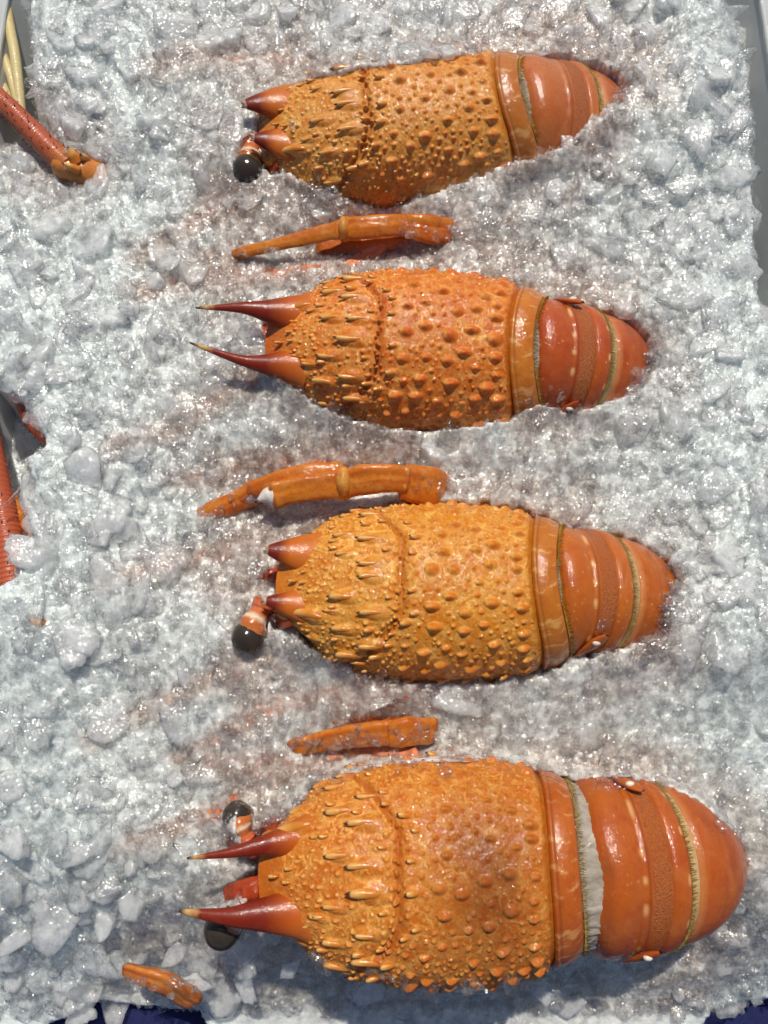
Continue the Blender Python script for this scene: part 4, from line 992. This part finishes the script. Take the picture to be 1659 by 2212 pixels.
gn_scatter('cloudy_ice_chips', P, Rr_, S, sd_, LIB_C, 'cloudy and clear chips of crushed ice heaped around the lobsters')
P, Rr_, S, sd_ = scatter(70000, .0006, .0020, 1.5, .4, .5, .9, lambda x, y, d: 1 - .2 * frosty(x, y))
gn_scatter('fine_ice_grains', P, Rr_, S, sd_, LIB_G, 'fine glittering grains of ice over the whole heap')

# large flakes that can be told apart, each on its own
BIG = [chip(500 + k, True, rng.uniform(.10, .24), rng.uniform(10, 24), .003, M_FROST, 'ice_flake') for k in range(10)]
CLR = [chip(540 + k, True, rng.uniform(.18, .32), rng.uniform(8, 16), .006, M_CLEAR, 'ice_shard') for k in range(6)]
def place(name, me, x, y, z, s, rot, label, group=None):
    o = obj(name, me); o.location = (x, y, z); o.rotation_euler = rot; o.scale = (s, s, s); tag(o, label, 'ice', group); return o
regions = [('left', (20, 30, 330, 2080), 48, 'large frosted flake of ice in the bank along the left side', 'large ice flakes along the left side'),
           ('right', (1440, 60, 1600, 1500), 30, 'large frosted flake of ice in the bank along the right side', 'large ice flakes along the right side'),
           ('top', (330, 10, 1440, 90), 24, 'large frosted flake of ice above the topmost lobster', 'large ice flakes along the top'),
           ('bottom', (150, 2060, 1500, 2150), 9, 'large flake of ice below the bottom lobster at the near edge', 'large ice flakes along the near edge'),
           ('mid', (1180, 400, 1500, 600), 14, 'large frosted flake of ice between the tails of the two upper lobsters', 'large ice flakes between the upper tails')]
def zone(nm, qx, qy, s_):
    big = 'large' if s_ > .0115 else 'mid-sized'
    row = ['topmost', 'second', 'third', 'bottom'][0 if qy < 500 else 1 if qy < 1030 else 2 if qy < 1600 else 3]
    if nm == 'left':
        col = 'at the outer left edge level with' if qx < 130 else 'halfway between the left edge and' if qx < 240 else 'just left of the head side of'
        return f'{big} frosted flake of ice {col} the {row} lobster'
    if nm == 'right': return f'{big} frosted flake of ice by the right edge, level with the {row} lobster' if qx > 1520 else f'{big} frosted flake of ice past the tail of the {row} lobster'
    if nm == 'top': return f'{big} frosted flake of ice above the topmost lobster, over its ' + ('head' if qx < 620 else 'shell front' if qx < 850 else 'shell rear' if qx < 1120 else 'tail')
    if nm == 'bottom': return f'{big} flake of ice at the near edge, below the ' + ('left end of the heap' if qx < 500 else 'head of the bottom lobster' if qx < 800 else 'shell of the bottom lobster' if qx < 1230 else 'tail of the bottom lobster')
    return f'{big} frosted flake of ice between the two upper tails, ' + ('near the lower one' if qy > 510 else 'near the upper one' if qx < 1350 else 'toward the right')
for nm, (ax, ay_, bx, by), cnt, lab, grp in regions:
    got = []; tries = 0
    while len(got) < cnt and tries < 4000:
        tries += 1
        s_ = rng.uniform(.0075, .0150) * (1 if nm != 'bottom' else .75); qx, qy = rng.uniform(ax, bx), rng.uniform(ay_, by)
        p = at(qx, qy, .005); z = float(coarse(HG, np.array([p.x]), np.array([p.y]))[0]); p = at(qx, qy, z)
        sd0 = vis_sd(np.array([[p.x, p.y, z]]))[0]
        if sd0 < s_ * 3800 * .8 or poly_sd(np.array([[qx, qy]]), ICE)[0] > -s_ * 3800 * .5: continue
        if any((p.x - g[0]) ** 2 + (p.y - g[1]) ** 2 < (.85 * (s_ + g[2])) ** 2 for g in got): continue
        got.append((p.x, p.y, s_))
        place('ice_flake', BIG[rng.integers(0, 10)], p.x, p.y, z - s_ * .03, s_, (rng.normal(0, .16), rng.normal(0, .16), rng.uniform(0, 6.28)), zone(nm, qx, qy, s_), grp)
for k, (qx, qy, s_, rot, lab) in enumerate([
    (1378, 812, .0085, (.15, .25, .9), 'clear rounded ice shard lying across the tail of the second lobster'),
    (634, 272, .0040, (.3, .1, 1.3), 'small pinkish sliver of ice on the head of the topmost lobster'),
    (1302, 1345, .0036, (.1, .1, .4), 'small pinkish chip of ice on the tail of the third lobster'),
    (695, 893, .0072, (.1, .2, .2), 'clear bubbly chip of ice at the lower front edge of the second lobster'),
    (722, 452, .0068, (.1, -.2, .8), 'clear flake of ice against the lower side of the topmost lobster'),
    (1008, 2122, .0066, (.2, .2, .1), 'clear chip of ice resting on the lower edge of the bottom lobster, left of another'),
    (1106, 2118, .0056, (.2, -.3, 1.1), 'small upright clear chip of ice on the lower edge of the bottom lobster'),
    (1452, 1315, .0085, (.1, .2, 2.0), 'clear lump of ice over the end of the third tail'),
    (560, 1225, .0070, (.1, .1, .3), 'pointed clear wedge of ice between the broken horns of the third lobster'),
    (985, 940, .0062, (.1, .1, .1), 'flat clear chip of ice on the lower side of the second shell'),
    (1205, 470, .0095, (.1, .2, 2.5), 'pale curved flake of ice below the tail of the topmost lobster'),
    (168, 372, .0085, (.25, .1, .5), 'clear flake of ice over the base of the red thorny antenna'),
    (110, 1385, .0105, (.1, .1, .2), 'clear lump of ice over the red antenna base at the left'),
    (690, 1595, .0085, (.1, .1, 1.8), 'clear flake of ice over the buried leg of the third lobster'),
    (480, 1130, .0075, (.1, .2, .8), 'clear lump of ice over the leg that runs toward the lower left'),
    (1590, 1800, .0055, (.2, .1, .8), 'clear bubble of ice at the end of the bottom tail')]):
    p = on_shell(qx, qy); place('ice_shard', CLR[k % 6], p.x, p.y, p.z + s_ * .12, s_, rot, lab)
p = at(55, 1045, .004); o = place('ice_sliver', CLR[1], p.x, p.y, p.z, .016, (0, .2, 1.05), 'long thin sliver of ice leaning at the left edge by the red antenna'); o.scale = (.017, .0035, .006)

# ------------------------------------------------------------------ tray and cloth
M_TRAY = plain_mat('tray_plastic', (.54, .55, .55), (.48, .49, .49), 30, .35, .2, .1)
M_NAVY = plain_mat('navy_cloth', (.012, .015, .07), (.018, .022, .095), 400, .8, 0, .4)
def box(name, mat, parent, c, s, rot=None, bev=.002):
    import bmesh
    bm = bmesh.new(); bmesh.ops.create_cube(bm, size=1)
    for v in bm.verts: v.co = Vector((v.co.x * s[0], v.co.y * s[1], v.co.z * s[2]))
    bmesh.ops.bevel(bm, geom=list(bm.edges), offset=bev, segments=3, affect='EDGES', profile=.6)
    me = bpy.data.meshes.new(name); bm.to_mesh(me); bm.free(); o = obj(name, me, mat, parent); o.location = c
    if rot: o.rotation_euler = rot
    return o
tray = bpy.data.objects.new('ice_tray', None); COL.objects.link(tray); tray.location = (0, .06, -.068)
tag(tray, 'pale grey plastic tray holding the crushed ice and lobsters', 'tray')
box('tray_floor', M_TRAY, tray, (0, .02, .0), (.60, .62, .006))
for sx, nm in ((-1, 0), (1, 0)):
    px = 1652 if sx > 0 else -2
    p = at(px, 120, .0)
    box('tray_wall', M_TRAY, tray, (sx * .245, .03, .040), (.004, .64, .075), (0, R_(10) * sx, 0))
    box('tray_rim', M_TRAY, tray, (sx * .262, .03, .078), (.026, .64, .004))
# cloth under the tray
n_ = 90; gx2, gy2 = np.meshgrid(np.linspace(-.7, .7, n_), np.linspace(-.7, .8, n_))
me = mesh_np('blue_cloth', np.stack([gx2, gy2, -.085 + .012 * (fbm(gx2 * 6, gy2 * 6, 3) - .5)], -1).reshape(-1, 3), grid_faces(n_, n_))
tag(obj('blue_cloth', me, M_NAVY), 'dark navy blue cloth under the ice, showing at the bottom corners', 'cloth')
print('tris', sum(len(o.data.polygons) for o in bpy.data.objects if o.type == 'MESH'))
